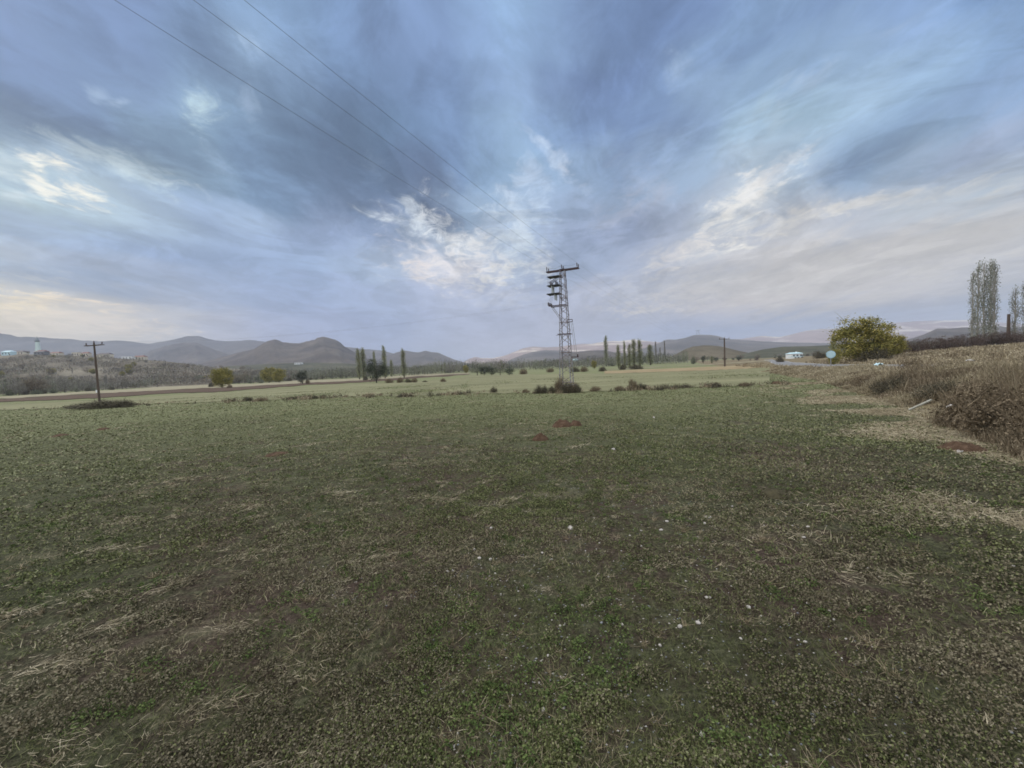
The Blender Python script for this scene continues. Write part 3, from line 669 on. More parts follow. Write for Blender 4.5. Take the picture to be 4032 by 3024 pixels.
for px, b, t, w in [(2583,1432,1336,11),(2600,1431,1362,10),(2618,1430,1332,10)]:
    tree_px('bare_poplar', 'barepoplar', px, b, t, w, {2583:'leafless thin poplar nearest the broad short poplar',2600:'shortest of the three leafless poplars',2618:'leafless thin poplar farthest right of the three'}[px], group='leafless poplars right of the poplar row')
for i, (px, b, t, w, k, l) in enumerate([
    (2730,1433,1397,22,'greybush','low grey tree at the left foot of the grassy mound'),
    (2770,1431,1398,20,'dark','dark small tree in front of the grassy mound'),
    (2803,1430,1400,12,'poplar','small narrow poplar in front of the grassy mound')]):
    tree_px('small_tree', k, px, b, t, w, l)
for px, b, t, w, k, l in [
    (1533,1508,1486,34,'rustbush','dark reddish bush right under the large dark tree'),(1576,1507,1482,32,'rustbush','reddish bush left of three bushes at the ploughed strip end'),
    (1606,1507,1487,28,'darkbush','dark bush in the middle of three touching bushes'),(1633,1506,1484,26,'rustbush','rusty bush at right of three touching bushes'),
    (1673,1505,1497,22,'darkbush','very low dark bush on the far green field'),(1745,1504,1486,26,'rustbush','round brown bush alone on the far green field'),
    (2062,1474,1447,36,'rustbush','dark red bush at the far edge of the field left of the pylon'),(2165,1466,1444,32,'rustbush','dark red bush just left of the pylon legs'),
    (2340,1452,1417,24,'yellow','small yellowish round tree right of the pylon'),(2373,1462,1439,34,'darkbush','dark round bush under the lone slim poplar'),
    (2455,1456,1425,30,'darkbush','dark bush at the foot of the poplar row left'),(2500,1454,1430,60,'darkbush','wide dark bush at the foot of the dense poplar clump'),
    (2262,1465,1440,40,'darkbush','dark scrub bush right behind the pylon legs'),(2300,1464,1438,36,'rustbush','brown scrub bush right of the pylon legs'),
    (835,1524,1500,22,'darkbush','small dark bush left of the yellow-green tree'),(905,1528,1510,20,'rustbush','small brown bush at right foot of the yellow-green tree'),
    (1212,1512,1490,20,'rustbush','small brown bush leaning on the small dark round tree'),(1440,1498,1478,20,'darkbush','low dark bush at the foot of the paired poplars')]:
    tree_px('bush' if 'bush' in k else 'small_tree', k, px, b, t, w, l, 'bush' if 'bush' in k else 'tree', crown='foliage' if 'bush' in k else 'crown', trunk='stems' if 'bush' in k else 'trunk')
# yellow crowns far left-centre
for px, b, t, w, l in [(1060,1508,1440,72,'orange-yellow crown behind the stubble, right of the yellow-green tree'),(1100,1507,1446,60,'paler yellow tree behind stubble next to the orange-yellow crown'),(1835,1470,1434,28,'small yellow tree in the far tree belt left of the dark willows')]:
    tree_px('yellow_tree', 'yellow', px, b, t, w, l, Y=float(hit(px, b)[1])+6, var=1)

# wooded belts (trees one could count): left belt, centre belt
R = random.Random(5)
def where(px, grp):
    if grp in ('trees of the left wooded belt', 'shrubs along the front of the left wooded belt', 'trees on the village slope'):
        return ', left of the wooden pole' if px < 392 else (', between wooden pole and yellow-green tree' if px < 875 else ', right of the yellow-green tree')
    if 'far tree line' in grp: return ' behind the dark broad tree' if px < 1620 else (' between dark broad tree and pylon' if px < 2230 else ' right of the pylon')
    return ', left of the right wooden pole' if px < 2854 else ', right of the right wooden pole'
def belt(n, x0, x1, Ya, Yb, hmin, hmax, kinds, lab, grp, on_fn=None):
    for i in range(n):
        px = R.uniform(x0, x1); Y = R.uniform(Ya(px), Yb(px)); k = R.choice(kinds); p = on_fn(px, Y) if on_fn else on(px, Y)
        h = R.uniform(hmin, hmax)*({'barepoplar':1.25,'poplar':1.3,'dark':.6,'red':.55,'greybush':.4,'darkbush':.4,'rustbush':.35}.get(k, 1))
        tree('belt_bush' if 'bush' in k else 'belt_tree', k, p, h, lab[k] + where(px, grp), 'bush' if 'bush' in k else 'tree', w=h*R.uniform(1.0,1.5) if k not in ('barepoplar','poplar') else h*.19, group=grp, var=R.randrange(2))
labL = {'bare':'bare grey tree in the left wooded belt','willow':'grey-green leafy tree in the left wooded belt','brown':'brown-leaved tree in the left wooded belt',
        'barepoplar':'thin leafless poplar in the left wooded belt','dark':'low dark evergreen in the left wooded belt','yellow':'yellowing tree in the left wooded belt',
        'red':'low purplish shrub tree in the left wooded belt','darkbush':'dark bush at the foot of the left wooded belt','greybush':'grey bush at the foot of the left wooded belt'}
edge = lambda px: float(hit(px, np.interp(px, [-60,0,300,560,700,1000,1200,1460], [1567,1561,1543,1529,1516,1510,1497,1487]))[1])
EC = {}
def edgec(px):
    k = round(px/60)*60
    if k not in EC: EC[k] = edge(k)
    return EC[k]
belt(92, -120, 1400, lambda p: edgec(p)+4, lambda p: edgec(p)+85, 5.5, 9.0, ['bare','bare','bare','willow','brown','barepoplar','barepoplar','dark','brown'], labL, 'trees of the left wooded belt')
belt(28, -120, 1400, lambda p: edgec(p)+1, lambda p: edgec(p)+8, 5, 7.5, ['darkbush','greybush','darkbush','red'], labL, 'shrubs along the front of the left wooded belt')
labV = {k: v.replace('at the foot of the left wooded belt', 'on the slope below the village').replace('in the left wooded belt', 'on the slope below the village') for k, v in labL.items()}
belt(70, -150, 1000, lambda p: 300, lambda p: 560, 4, 7, ['bare','brown','willow','bare','dark','yellow','brown','barepoplar'], labV, 'trees on the village slope', lambda px, Y: onhill('village_rise', px, Y))
labC = {k: v.replace('left wooded belt', 'far tree line') for k, v in labL.items()}
belt(74, 1250, 2620, lambda p: 300, lambda p: 420, 6, 9.5, ['willow','willow','willow','bare','brown','willow','poplar','greybush'], labC | {'poplar':'narrow poplar in the far tree line'}, 'trees of the far tree line')
for px, w, h in [(1878,60,36),(1905,60,38),(1935,60,34),(1968,56,32),(2005,44,28)]:
    Yc = float(hit(px, 1478)[1]); tree('willow_shrub', 'willow' if px in (1878,1968) else 'dark', on(px, Yc), h*Yc/FPX, {1878:'leftmost dark willow of the clump left of the pylon',1905:'tallest dark willow of the clump left of the pylon',1935:'middle dark willow of the clump left of the pylon',1968:'lower grey willow of the clump left of the pylon',2005:'smallest dark willow at right end of the clump left of the pylon'}[px], 'tree', w=w*Yc/FPX, group='dark willows at the field edge left of the pylon')
labR = {'bare':'bare grey tree on the plain before the right hills','dark':'dark tree on the plain before the right hills','willow':'grey-green tree on the plain before the right hills','red':'purplish shrub on the plain before the right hills','darkbush':'dark bush on the plain before the right hills','brown':'brown tree on the plain before the right hills'}
belt(36, 2640, 3400, lambda p: 260, lambda p: 400, 3.5, 6, ['bare','dark','willow','red','brown','darkbush'], labR, 'trees on the plain before the right hills')
for px, b, t, w, l in [(3070,1408,1385,30,'dark bush beside where the road vanishes'),(3220,1405,1372,36,'dark purple bush just left of the round sign'),(3245,1404,1382,20,'small dark bush behind the round sign')]:
    Yc = 120; tree('bush', 'darkbush', on(px, Yc), (b-t)*Yc/FPX*1.15, l, 'bush', w=w*Yc/FPX, crown='foliage', trunk='stems')

def wood(name, n, fn, hh, size, mats, label, seed):
    r_ = np.random.default_rng(seed); X, Y, g = fn(r_, n); 
    k = np.round(X/6)*131 + np.round(Y/6)*17
    top = hh*(.35+.9*vn(X, Y, 7.0, seed)*(.4+.9*vn(X, Y, 28.0, seed+1)))
    Z = g + top*r_.uniform(.0, 1.0, len(X))**.7
    V1, F1 = leafq(np.stack([X, Y, Z], 1), r_.uniform(.5, 1.4, len(X))*size, .55, r=r_)
    sel = slice(0, len(X)//3); P0 = np.stack([X, Y, g+top*.3], 1)[sel]; P1 = P0 + np.stack([r_.normal(size=len(P0))*.5, r_.normal(size=len(P0))*.5, top[sel]*.8], 1)
    V2, F2 = twigs(P0, P1, size*.16, r_); V, F = cat([(V1, F1), (V2, F2)])
    a = vn(X, Y, 16, seed+3)+r_.normal(size=len(X))*.1; mi = np.clip((a*len(mats)).astype(int), 0, len(mats)-1); ms = mi[sel]
    obj(name, mesh(name, V, F, mats, mi=np.concatenate([mi, ms, ms])), kind='stuff', label=label, category='woodland')
def f_vil(r_, n):
    Y = 285 + (500-285)*r_.random(n)**1.1; t_ = r_.uniform(tx(-200), tx(1150), n); z_ = np.maximum(HILLS['village_rise'](t_, Y), H(t_*Y, Y)); ok = vn(t_*Y, Y, 24, 61) > .34; return (t_*Y)[ok], Y[ok], z_[ok]
wood('slope_woodland', 52000, f_vil, 4.8, 1.0, [M_BRN, M_GREY, M_TWIG, M_GREY, M_BRN, M_GREYG, M_TWIG], 'grey-brown leafless scrub woodland covering the slope below the village', 41)
def f_left(r_, n):
    px = r_.uniform(-150, 1500, n); e_ = np.interp(px, np.arange(-180, 1561, 60), [edgec(q) for q in np.arange(-180, 1561, 60)]); Y = e_ + 6 + r_.random(n)*95; t_ = (px-CX)/FPX; X = t_*Y; ok = vn(X, Y, 14, 62) > .25; return X[ok], Y[ok], H(X, Y)[ok]
wood('belt_woodland', 44000, f_left, 7.5, .7, [M_GREY, M_GREYG, M_GREY, M_TWIG], 'grey leafless thicket filling the wooded belt at left behind the stubble', 42)
def f_cen(r_, n):
    Y = r_.uniform(290, 430, n); X = r_.uniform(-.66, .46, n)*Y; ok = vn(X, Y, 18, 63) > .2; return X[ok], Y[ok], H(X, Y)[ok]
wood('far_woodland', 46000, f_cen, 9.5, .8, [M_GREYG, M_GREYG, M_GREY, M_DGR], 'soft grey-green far wood across the plain behind the fields', 43)

# right-hand trees
Yt = 50.0
tree('willow_tree', 'yellow', on(3395, Yt) , 5.8, 'big yellow-green bushy tree behind the round road sign', 'tree', w=7.7, var=2, rz=.4)
tree('willow_tree', 'yellow', on(3512, 54), 3.3, 'smaller yellow-green tree joined to the right of the big one', 'tree', w=4.0, var=1, rz=1.4)
tree('bush', 'darkbush', on(3440, 48), 2.2, 'dark purple bush at the right foot of the big yellow-green tree', 'bush', w=3.6, crown='foliage', trunk='stems')
tree('bush', 'yellow', on(3282, 47), 2.1, 'orange-tinted shrub at the left side of the big yellow-green tree', 'bush', w=1.6, crown='foliage', trunk='stems')
tree('young_poplar', 'poplar', on(3280, 58), 4.2, 'narrow young poplar at the left edge of the big yellow-green tree', 'tree', w=.8)
Yp = 84.0
for i, (px, top, w, l) in enumerate([(3828,1075,26,'outer left stem-like poplar of the tall clump by the right edge'),(3848,1040,34,'second poplar from left in the tall clump by the right edge'),(3872,1030,34,'third poplar from left in the tall clump by the right edge'),(3898,1018,38,'tallest poplar of the clump by the right edge'),(3914,1035,32,'outer right poplar of the tall clump by the right edge'),
        (3995,1140,34,'slender grey poplar right of the dark pole'),(4036,1108,36,'pale poplar cut by the right picture border')]):
    p = on(px, Yp + i*.8 % 3, 1350); tree('poplar_tree', 'greypoplar', p, (hor(px)+5-top)*Yp/FPX+1, l, 'tree', w=w*Yp/FPX*1.0, group='tall grey poplars at the right edge', var=i % 3)
for i, px in enumerate(np.linspace(3530, 4140, 36)):
    Yc = 60 + R.uniform(-1, 6) + (px-3540)*.004; tree('hedge_shrub', 'red', on(px, Yc), R.uniform(1.8, 2.5), 'purple-brown shrub in the hedge beyond the road, ' + ('left of the tall poplars' if px < 3828 else 'right of the tall poplars' if px > 3925 else 'below the tall poplars'), 'shrub', w=R.uniform(2.6, 3.6), group='hedge row beyond the road', var=i % 2, crown='foliage', trunk='stems')

# ditch line: bushes one can pick out
for i, (px, base, hpx, wpx, k, l) in enumerate([
    (395,1608,36,150,'darkbush','wide low dark bush around the foot of the left wooden pole'),(480,1604,34,80,'darkbush','dark bush at the right of the wide bush under the left pole'),(330,1608,18,90,'darkbush','flat dark bush at the left of the left pole'),
    (975,1578,20,36,'darkbush','small dark bush left of the brown one on the ditch line'),(1030,1578,14,44,'rustbush','brown low bush on the ditch line'),(1148,1572,12,36,'darkbush','flat dark bush on the ditch line'),(1240,1570,16,22,'darkbush','small round dark bush on the ditch line'),
    (1590,1563,16,60,'darkbush','low dark weeds clump on the ditch line left of the pylon'),(1945,1548,26,30,'darkbush','grey bush on the ditch line well left of the pylon'),
    (2070,1548,18,30,'rustbush','small brown bush left of the pylon base group'),(2118,1550,36,44,'darkbush','dark leftmost bush of the pylon base group'),(2145,1548,34,26,'darkbush','upright dark bush second in the pylon base group'),(2172,1548,32,32,'darkbush','dark bush third in the pylon base group'),
    (2205,1545,60,50,'rustbush','tall brown bush hiding the left pylon leg'),(2232,1548,50,44,'darkbush','dark bush right in front of the pylon'),(2255,1546,46,56,'rustbush','reddish bush hiding the right pylon leg'),(2272,1546,40,36,'darkbush','dark bush at right of the pylon base'),
    (2345,1541,22,50,'rustbush','low brown weeds right of the pylon base group'),(2440,1538,22,34,'rustbush','low reddish bush left of the mid-field bush'),(2490,1536,44,44,'rustbush','tallest bush on the ditch line between pylon and right pole'),(2525,1535,28,44,'darkbush','dark bush leaning right of the mid-field bush'),
    (2700,1528,14,60,'darkbush','flat dark weeds clump on the ditch line'),(2820,1527,22,40,'darkbush','dark round weed clump under the right wooden pole'),(2935,1522,18,44,'rustbush','brown weed clump at the right end of the ditch line')]):
    Y = hit(px, base)[1]; tree('bush', k, on(px, Y, base), hpx*Y/FPX*1.08, l, 'bush', w=wpx*Y/FPX*1.1, var=i % 3, crown='foliage', trunk='stems', group='bushes along the ditch')

# ------------------------------------------------------------------ ditch weeds, verge weeds (nobody could count)
def weeds(name, P, hts, mats, nb=16, spread=.35, wid=.012, lean=.25, leaf=0.5, tan=0.0):
    n = len(P); hts = np.asarray(hts)
    B = np.repeat(P, nb, 0); hh = np.repeat(hts, nb)*rng.uniform(.35, 1.1, n*nb)
    B = B + np.stack([rng.normal(size=n*nb)*spread*.4*np.repeat(hts, nb), rng.normal(size=n*nb)*spread*.4*np.repeat(hts, nb), np.zeros(n*nb)], 1)
    T_ = B + np.stack([rng.normal(size=n*nb)*lean*hh, rng.normal(size=n*nb)*lean*hh, hh], 1)
    w = np.repeat(np.broadcast_to(wid, (n,)), nb)
    V1, F1 = twigs(B, T_, w)
    k = int(nb*leaf*2); C0 = np.repeat(np.arange(n*nb), max(1, k//nb) if k >= nb else 1); 
    f = rng.uniform(.35, 1.0, len(C0))[:,None]; C = B[C0]*(1-f)+T_[C0]*f + rng.normal(size=(len(C0),3))*.05*hh[C0][:,None]
    V2, F2 = leafq(C, np.repeat(w, 1)[C0]*rng.uniform(1.6, 4.2, len(C0)), .45)
    V, F = cat([(V1, F1), (V2, F2)])
    mi = None
    if len(mats) > 1:
        # whole plants share a kind
        a = .18 + .80*vn(P[:,0], P[:,1], 1.1, 77) + rng.normal(size=n)*.09 + tan; kk = np.clip((a*len(mats)).astype(int), 0, len(mats)-1)
        mb_ = np.repeat(kk, nb); mi = np.concatenate([np.concatenate([mb_, mb_]), mb_[C0]])
    return obj(name, mesh(name, V, F, list(mats), mi=mi), kind='stuff', label='')

def strip_pts(pts, n, dpx, x0=None, x1=None):
    out = []
    while len(out) < n:
        px = rng.uniform(pts[0][0], pts[-1][0]); py = np.interp(px, *zip(*pts)) + rng.normal()*dpx
        if vn(px, 0, 70, 3) < .5 and rng.random() < .85: continue
        q = hit(px, py); out.append((q[0], q[1], float(H(q[0], q[1]))))
    return np.array(out)
P = strip_pts(DITCH[1:], 380, 3.0)
d = weeds('ditch_weeds', P, rng.uniform(.08, .32, len(P)), [M_TWIG, M_WEED, M_TWIG], 12, 1.2, .03, .4); d['label'] = 'low dark weeds growing along the ditch across the field'; d['category'] = 'weeds'

def verge_tan(P): return .45*sstep(P[:,1], 11, 26) + .18*sstep(P[:,0]-XB(P[:,1]), 1.5, 3.4)
def verge_pts(n, Y0, Y1, u0, u1):
    Yv = np.exp(rng.uniform(math.log(Y0+6), math.log(Y1+6), n))-6; u = rng.uniform(u0, u1, n)
    X = XB(Yv) + u*(1+Yv*.012); ok = np.abs(X-XR(Yv)) > 3.8; X, Yv = X[ok], Yv[ok]
    return np.stack([X, Yv, H(X, Yv)], 1)
P = verge_pts(6400, -1.5, 45, -.1, 3.3)
hN = vn(P[:,0], P[:,1], 1.6, 21); u = P[:,0]-XB(P[:,1])
hts = (.10+.75*hN)*np.clip(.35+u*.7, .3, 1)*np.interp(P[:,1], [0, 6, 12, 20, 40], [1.2, 1.05, .85, .6, .4])
ppk = hit(3600, 1622); kk_ = np.hypot(P[:,0]-ppk[0]-.15, P[:,1]-ppk[1]+.1) > .75; P = P[kk_]; hts = hts[kk_]
dist = np.hypot(P[:,0], P[:,1])
d = weeds('verge_weeds', P, hts, [M_TWIG, M_RUST, M_WEED, M_RUST, M_WEED, M_STRAW, M_HAY], 38, .9, .0018+dist*.0007, .27, .55, verge_tan(P)); d['label'] = 'tall tangled dry brown weeds covering the roadside bank'; d['category'] = 'weeds'
# pale dry grass behind, both sides of the road and beyond
n = 9000; Yv = np.exp(rng.uniform(math.log(4), math.log(85), n)); X = XB(Yv) + rng.uniform(2, 40, n); ok = (np.abs(X-XR(Yv)) > 3.7) & (X/Yv < 1.7); X, Yv = X[ok], Yv[ok]
P = np.stack([X, Yv, H(X, Yv)], 1); dist = np.hypot(X, Yv)
d = weeds('verge_grass', P, rng.uniform(.18, .5, len(P))*(.6+.6*vn(X, Yv, 3.0, 31)), [M_HAY, M_WEED, M_HAY], 13, 1.3, .004+dist*.0008, .4, .5); d['label'] = 'pale dry grass on both sides of the road'; d['category'] = 'grass'
# separate shrubs on the bank
for px, Yv, h, w, k, l in [(3800,7.8,.95,1.5,'rustbush','dark brown bush on the bank in front of the pale road sliver'),(3930,6.7,1.0,1.6,'rustbush','brown bush on the bank nearest the right picture edge'),(3480,13.5,.8,1.3,'darkbush','dark weed bush midway along the bank'),
        (3590,19,.9,1.1,'rustbush','reddish round bush at the bank top behind the litter'),(3350,17,.7,1.2,'rustbush','small brown bush at the near foot of the bank left part'),(3720,10.6,.6,1.2,'darkbush','dark bush at the bank foot right of the pale plank'),(4010,5.6,.9,1.3,'rustbush','brown bush low on the bank at the right picture edge')]:
    X = tx(px)*Yv; X = max(X, float(XB(Yv))+.6); tree('bush', k, (X, Yv, float(H(X, Yv))), h, l, 'bush', w=w, crown='foliage', trunk='stems', group='bushes on the roadside bank')

# ------------------------------------------------------------------ field cover
def polar(n, r0, r1, a0=-62, a1=62, pw=0.0):
    r_ = np.exp(rng.uniform(math.log(r0), math.log(r1), n)); a = np.radians(rng.uniform(a0, a1, n)); return r_*np.sin(a), r_*np.cos(a)
def infield(X, Y, m=.0): return X < XB(Y) + m
def cover():
    # clover-like green leaves in clumps
    X, Y = polar(760000, 1.1, 60); Xn, Yn = polar(200000, 1.1, 5.5); X = np.concatenate([X, Xn]); Y = np.concatenate([Y, Yn]); rr = np.hypot(X, Y)
    g = .55*fbm(X, Y, .16, 51, 3) + .27*fbm(X, Y, .8, 52, 3) + .18*fbm(X, Y, 7, 53, 2)
    bare = np.exp(-(((X-.15)/.75)**2 + ((Y-2.35)/.40)**2)) + .8*np.exp(-(((X-.9)/.5)**2+((Y-2.0)/.3)**2))
    thr = .492 + .10*bare - .075*sstep(rr, 4, 22) + .10*(.5-fbm(X, Y, 1.9, 57, 3))
    keep = (g + rng.normal(size=len(X))*.035 > thr) & infield(X, Y, .4*rng.normal(size=len(X)))
    X, Y, rr, g = X[keep], Y[keep], rr[keep], g[keep]
    tall = np.clip((g-.45)*11, .25, 1.8)
    sz = .0100*np.maximum(1, (rr/2.6))**.78*rng.uniform(.6, 1.5, len(X))
    Z = H(X, Y) + rng.uniform(.002, .034, len(X))*tall*np.interp(rr, [0, 6, 14, 60], [1, 1, .6, .6])
    kind = fbm(X, Y, 2.4, 61, 3) + rng.normal(size=len(X))*.12
    V, F = leafq(np.stack([X, Y, Z], 1), sz, .72, flat=np.interp(rr, [0, 5, 14, 40], [1, .8, .30, .15]))
    o = obj('grass', mesh('grass', V, F, [M_GRASS, M_GRASS2, M_GRASSF], mi=np.where(rng.random(len(kind)) < sstep(rr, 3, 18)*.9, 2, (kind > .55).astype(int))), kind='stuff', label='short green clover and grass leaves covering the field', category='grass')
    # upright blades
    X, Y = polar(210000, 1.1, 40); rr = np.hypot(X, Y)
    g = .5*fbm(X, Y, .22, 71, 3) + .5*fbm(X, Y, 1.9, 72, 3); keep = (g > .46) & infield(X, Y, .5); X, Y, rr = X[keep], Y[keep], rr[keep]
    P0 = np.stack([X, Y, H(X, Y)], 1); L = rng.uniform(.015, .05, len(X))*np.maximum(1, rr/5)**.4
    dv = rng.normal(size=(len(X),3))*np.array([.6,.6,.2]); dv[:,2] = (np.abs(dv[:,2])+.55)*np.interp(rr, [0, 8, 30], [1, .7, .3])
    V, F = twigs(P0, P0+dv*L[:,None], .0022*np.maximum(1, rr/2.2)**.9)
    kind = (fbm(X, Y, 1.2, 73, 3) + rng.normal(size=len(X))*.14); mi = np.where(kind > .64, 1, 0); mi = np.concatenate([mi, mi])
    obj('grass_blades', mesh('grass_blades', V, F, [M_GRASS, M_STRAW], mi=mi), kind='stuff', label='thin upright grass blades among the clover', category='grass')
    # low rosettes of fresher green near the camera, dry tufts between them
    n = 2600; cx_, cy_ = polar(n, 1.25, 9); g = fbm(cx_, cy_, .5, 121, 3); ok = (g > .52) & infield(cx_, cy_, 0); cx_, cy_ = cx_[ok], cy_[ok]; m = 40
    k = np.repeat(np.arange(len(cx_)), m); sp_ = rng.uniform(.02, .075, len(cx_))[k]; a = rng.uniform(0, 6.283, len(k)); q = rng.uniform(.1, 1, len(k))
    X = cx_[k]+np.cos(a)*sp_*q*1.3; Y = cy_[k]+np.sin(a)*sp_*q*1.3; Z = H(X, Y)+.006+rng.uniform(0, .035, len(k))*(1.1-q)
    V, F = leafq(np.stack([X, Y, Z], 1), rng.uniform(.008, .017, len(k))*np.maximum(1, np.hypot(X, Y)/4)**.6, .7, flat=np.full(len(k), .55))
    obj('rosettes', mesh('rosettes', V, F, M_FRESH), kind='stuff', label='small fresh green rosettes of weeds dotted through the near field', category='weeds')
    n = 420; cx_, cy_ = polar(n, 1.5, 14); ok = infield(cx_, cy_, 0); cx_, cy_ = cx_[ok], cy_[ok]; m = 26; k = np.repeat(np.arange(len(cx_)), m)
    B0 = np.stack([cx_[k]+rng.normal(size=len(k))*.012, cy_[k]+rng.normal(size=len(k))*.012, H(cx_, cy_)[k]], 1); dv = rng.normal(size=(len(k),3))*np.array([.8,.8,.3]); dv[:,2] = np.abs(dv[:,2])+.35
    V, F = twigs(B0, B0+dv*(rng.uniform(.02, .085, len(cx_))[k]*rng.uniform(.4, 1, len(k)))[:,None], .0022*np.maximum(1, np.hypot(cx_, cy_)[k]/3)**.8)
    obj('dry_tufts', mesh('dry_tufts', V, F, M_TUFT), kind='stuff', label='small dry tan grass tufts in the near field', category='grass')
    # straw: loose pale stems in heaps and streaks
    n = 1500; cxs, cys = polar(n, 1.2, 46); cr = np.hypot(cxs, cys)
    lab = .6*fbm(cxs, cys, 3.0, 81, 3) + .4*fbm(cxs, cys*2.2, .7, 84, 2); ok = lab + rng.normal(size=n)*.05 > np.where(cxs < .15*cys, np.where(cr < 3.2, .53, .49), .56)
    hx = [tuple(hit(q[0], q[1])) for q in ((500,2060),(960,2000),(1330,1940),(1000,2180),(420,2170),(330,2350),(430,2470),(900,2480),(140,2660),(230,2620),(900,2760),(260,2950),(1450,2200),(1690,1960),(1900,2020),(2000,1970),(1560,1830),(2270,1760),(1330,2930),(640,2330),(1750,1700),(1230,1750),(700,1900),(60,2420),(1180,2650))]
    cxs = np.concatenate([cxs[ok], [q[0] for q in hx]*1]); cys = np.concatenate([cys[ok], [q[1] for q in hx]]); cr = np.hypot(cxs, cys); nh = len(hx); nr = len(cxs)-nh
    cnt = np.concatenate([rng.integers(10, 34, nr), np.full(nh, 130)]); k = np.repeat(np.arange(len(cxs)), cnt)
    ext = np.concatenate([rng.uniform(.015, .055, nr), rng.uniform(.06, .12, nh)])*np.maximum(1, cr/4)**.75
    dirn = np.radians(rng.normal(14, 26, len(cxs)))
    lx = rng.normal(size=len(k))*ext[k]*1.6; ly = rng.normal(size=len(k))*ext[k]*.5
    X = cxs[k] + lx*np.cos(dirn[k]) - ly*np.sin(dirn[k]); Y = cys[k] + lx*np.sin(dirn[k]) + ly*np.cos(dirn[k])
    a = dirn[k] + rng.normal(size=len(k))*.55; L = rng.uniform(.012, .05, len(k))*np.maximum(1, cr[k]/4)**.5*np.where(k >= nr, 1.5, 1)
    Z = H(X, Y) + rng.uniform(.006, .035, len(k))
    P0 = np.stack([X, Y, Z], 1); P1 = P0 + np.stack([np.cos(a)*L, np.sin(a)*L, rng.normal(size=len(k))*.010+.006], 1)
    ok = infield(X, Y, 0.5)
    V, F = twigs(P0[ok], P1[ok], (.0018*np.maximum(1, cr[k]/2.4)**.95)[ok])
    # pale dry grass apron at the foot of the bank
    n = 240000; Ya = 2.6+21*rng.random(n)**1.4; Xa = XB(Ya) - np.abs(rng.normal(size=n))*1.5 + .3
    gg = fbm(Xa*.8, Ya*1.2, 1.6, 91, 4) + rng.normal(size=len(Xa))*.035; ok = (gg + .05*sstep(-(Xa-XB(Ya)), 3.5, 1.0) > .53) & (Ya > .5)
    Xa, Ya = Xa[ok], Ya[ok]; ra = np.hypot(Xa, Ya)
    P0 = np.stack([Xa, Ya, H(Xa, Ya)+.005], 1); L = rng.uniform(.02,.065,len(Xa)); dv = rng.normal(size=(len(Xa),3))*np.array([1,1,.2]); dv[:,2] = np.abs(dv[:,2])+.25
    V2, F2 = twigs(P0, P0+dv*L[:,None], .0018+ra*.0006)
    V, F = cat([(V, F), (V2, F2)])
    obj('straw', mesh('straw', V, F, M_HAY), kind='stuff', label='pale cut straw lying in loose heaps over the field', category='straw')
    # gravel
    X, Y = polar(6500, 1.2, 16, -30, 55); g = fbm(X, Y, 1.4, 95, 3); ok = (g > .47) & infield(X, Y, .5); X, Y = X[ok], Y[ok]; n = len(X)
    base = np.array([[1,0,0],[-1,0,0],[0,1,0],[0,-1,0],[0,0,1],[0,0,-1]], float); fa = np.array([[0,2,4],[2,1,4],[1,3,4],[3,0,4],[2,0,5],[1,2,5],[3,1,5],[0,3,5]])
    s = rng.uniform(.0025, .0075, n)*np.maximum(1, np.hypot(X, Y)/4)**.4
    V = (base[None]*rng.uniform(.6,1.3,(n,6,1))*s[:,None,None]*np.array([1.2,1,.6])) + np.stack([X, Y, H(X, Y)+s*.3], 1)[:,None]
    F = (fa[None]+np.arange(n)[:,None,None]*6).reshape(-1,3)
    obj('gravel', mesh('gravel', V.reshape(-1,3), F, [M_STONE, M_STONEG], mi=np.repeat(rng.random(n) < .45, 8)), kind='stuff', label='tiny pale pebbles scattered in the grass', category='gravel')
cover()

# ------------------------------------------------------------------ stones, molehills
def rock(seed, sub=2):
    import bmesh
    bm = bmesh.new(); bmesh.ops.create_icosphere(bm, subdivisions=sub, radius=1.0)
    r_ = random.Random(seed); ds = [(Vector((r_.gauss(0,1), r_.gauss(0,1), r_.gauss(0,1))).normalized(), r_.uniform(.6,.9)) for _ in range(6)]
    for v in bm.verts:
        for d_, o_ in ds:
            k = v.co.dot(d_)
            if k > o_: v.co -= d_*(k-o_)*.8
        v.co *= 1 + r_.uniform(-.03,.03)
    me = bpy.data.meshes.new('stone'); bm.to_mesh(me); bm.free()
    for p in me.polygons: p.use_smooth = True
    return me
ROCKS = [rock(i) for i in range(6)]; ROCKG = [rock(i+20) for i in range(2)]
for m_ in ROCKS: m_.materials.append(M_STONE)
for m_ in ROCKG: m_.materials.append(M_STONEG)
ST = [(2247,2080,17,7,0,'wide flat white stone, largest one in the mid field right of centre'),(2139,2800,12,16,0,'egg-shaped pinkish stone nearest the bottom edge at centre'),(1887,2200,11,7,0,'oval white stone left one of a near pair in the middle'),(1931,2205,8,8,0,'pinkish stone right one of a near pair in the middle'),
 (1763,2252,10,7,0,'white stone left of the two touching stones on the left'),(1783,2249,8,6,0,'beige stone right of the two touching stones on the left'),(3201,2818,13,11,1,'grey-blue round stone beside a white one near the bottom right'),(3200,2840,12,9,0,'white stone just below the grey-blue round stone'),
 (2765,2896,13,13,0,'pale upright stone near the bottom edge right of centre'),(2748,2454,16,8,0,'long white stone, right one of a pair right of centre'),(2677,2469,13,8,0,'flat white stone, left one of a pair right of centre'),(2789,2039,17,5,0,'long flat white stone farthest back at right of centre'),(3046,2771,11,11,1,'grey stone left of the grey-blue round stone'),
 (1605,2913,9,9,0,'small white stone near the bottom edge left of centre'),(2369,2454,9,6,1,'grey-blue flat stone on bare soil right of centre'),(2947,2393,14,7,0,'long cream stone alone in the grass at right')]
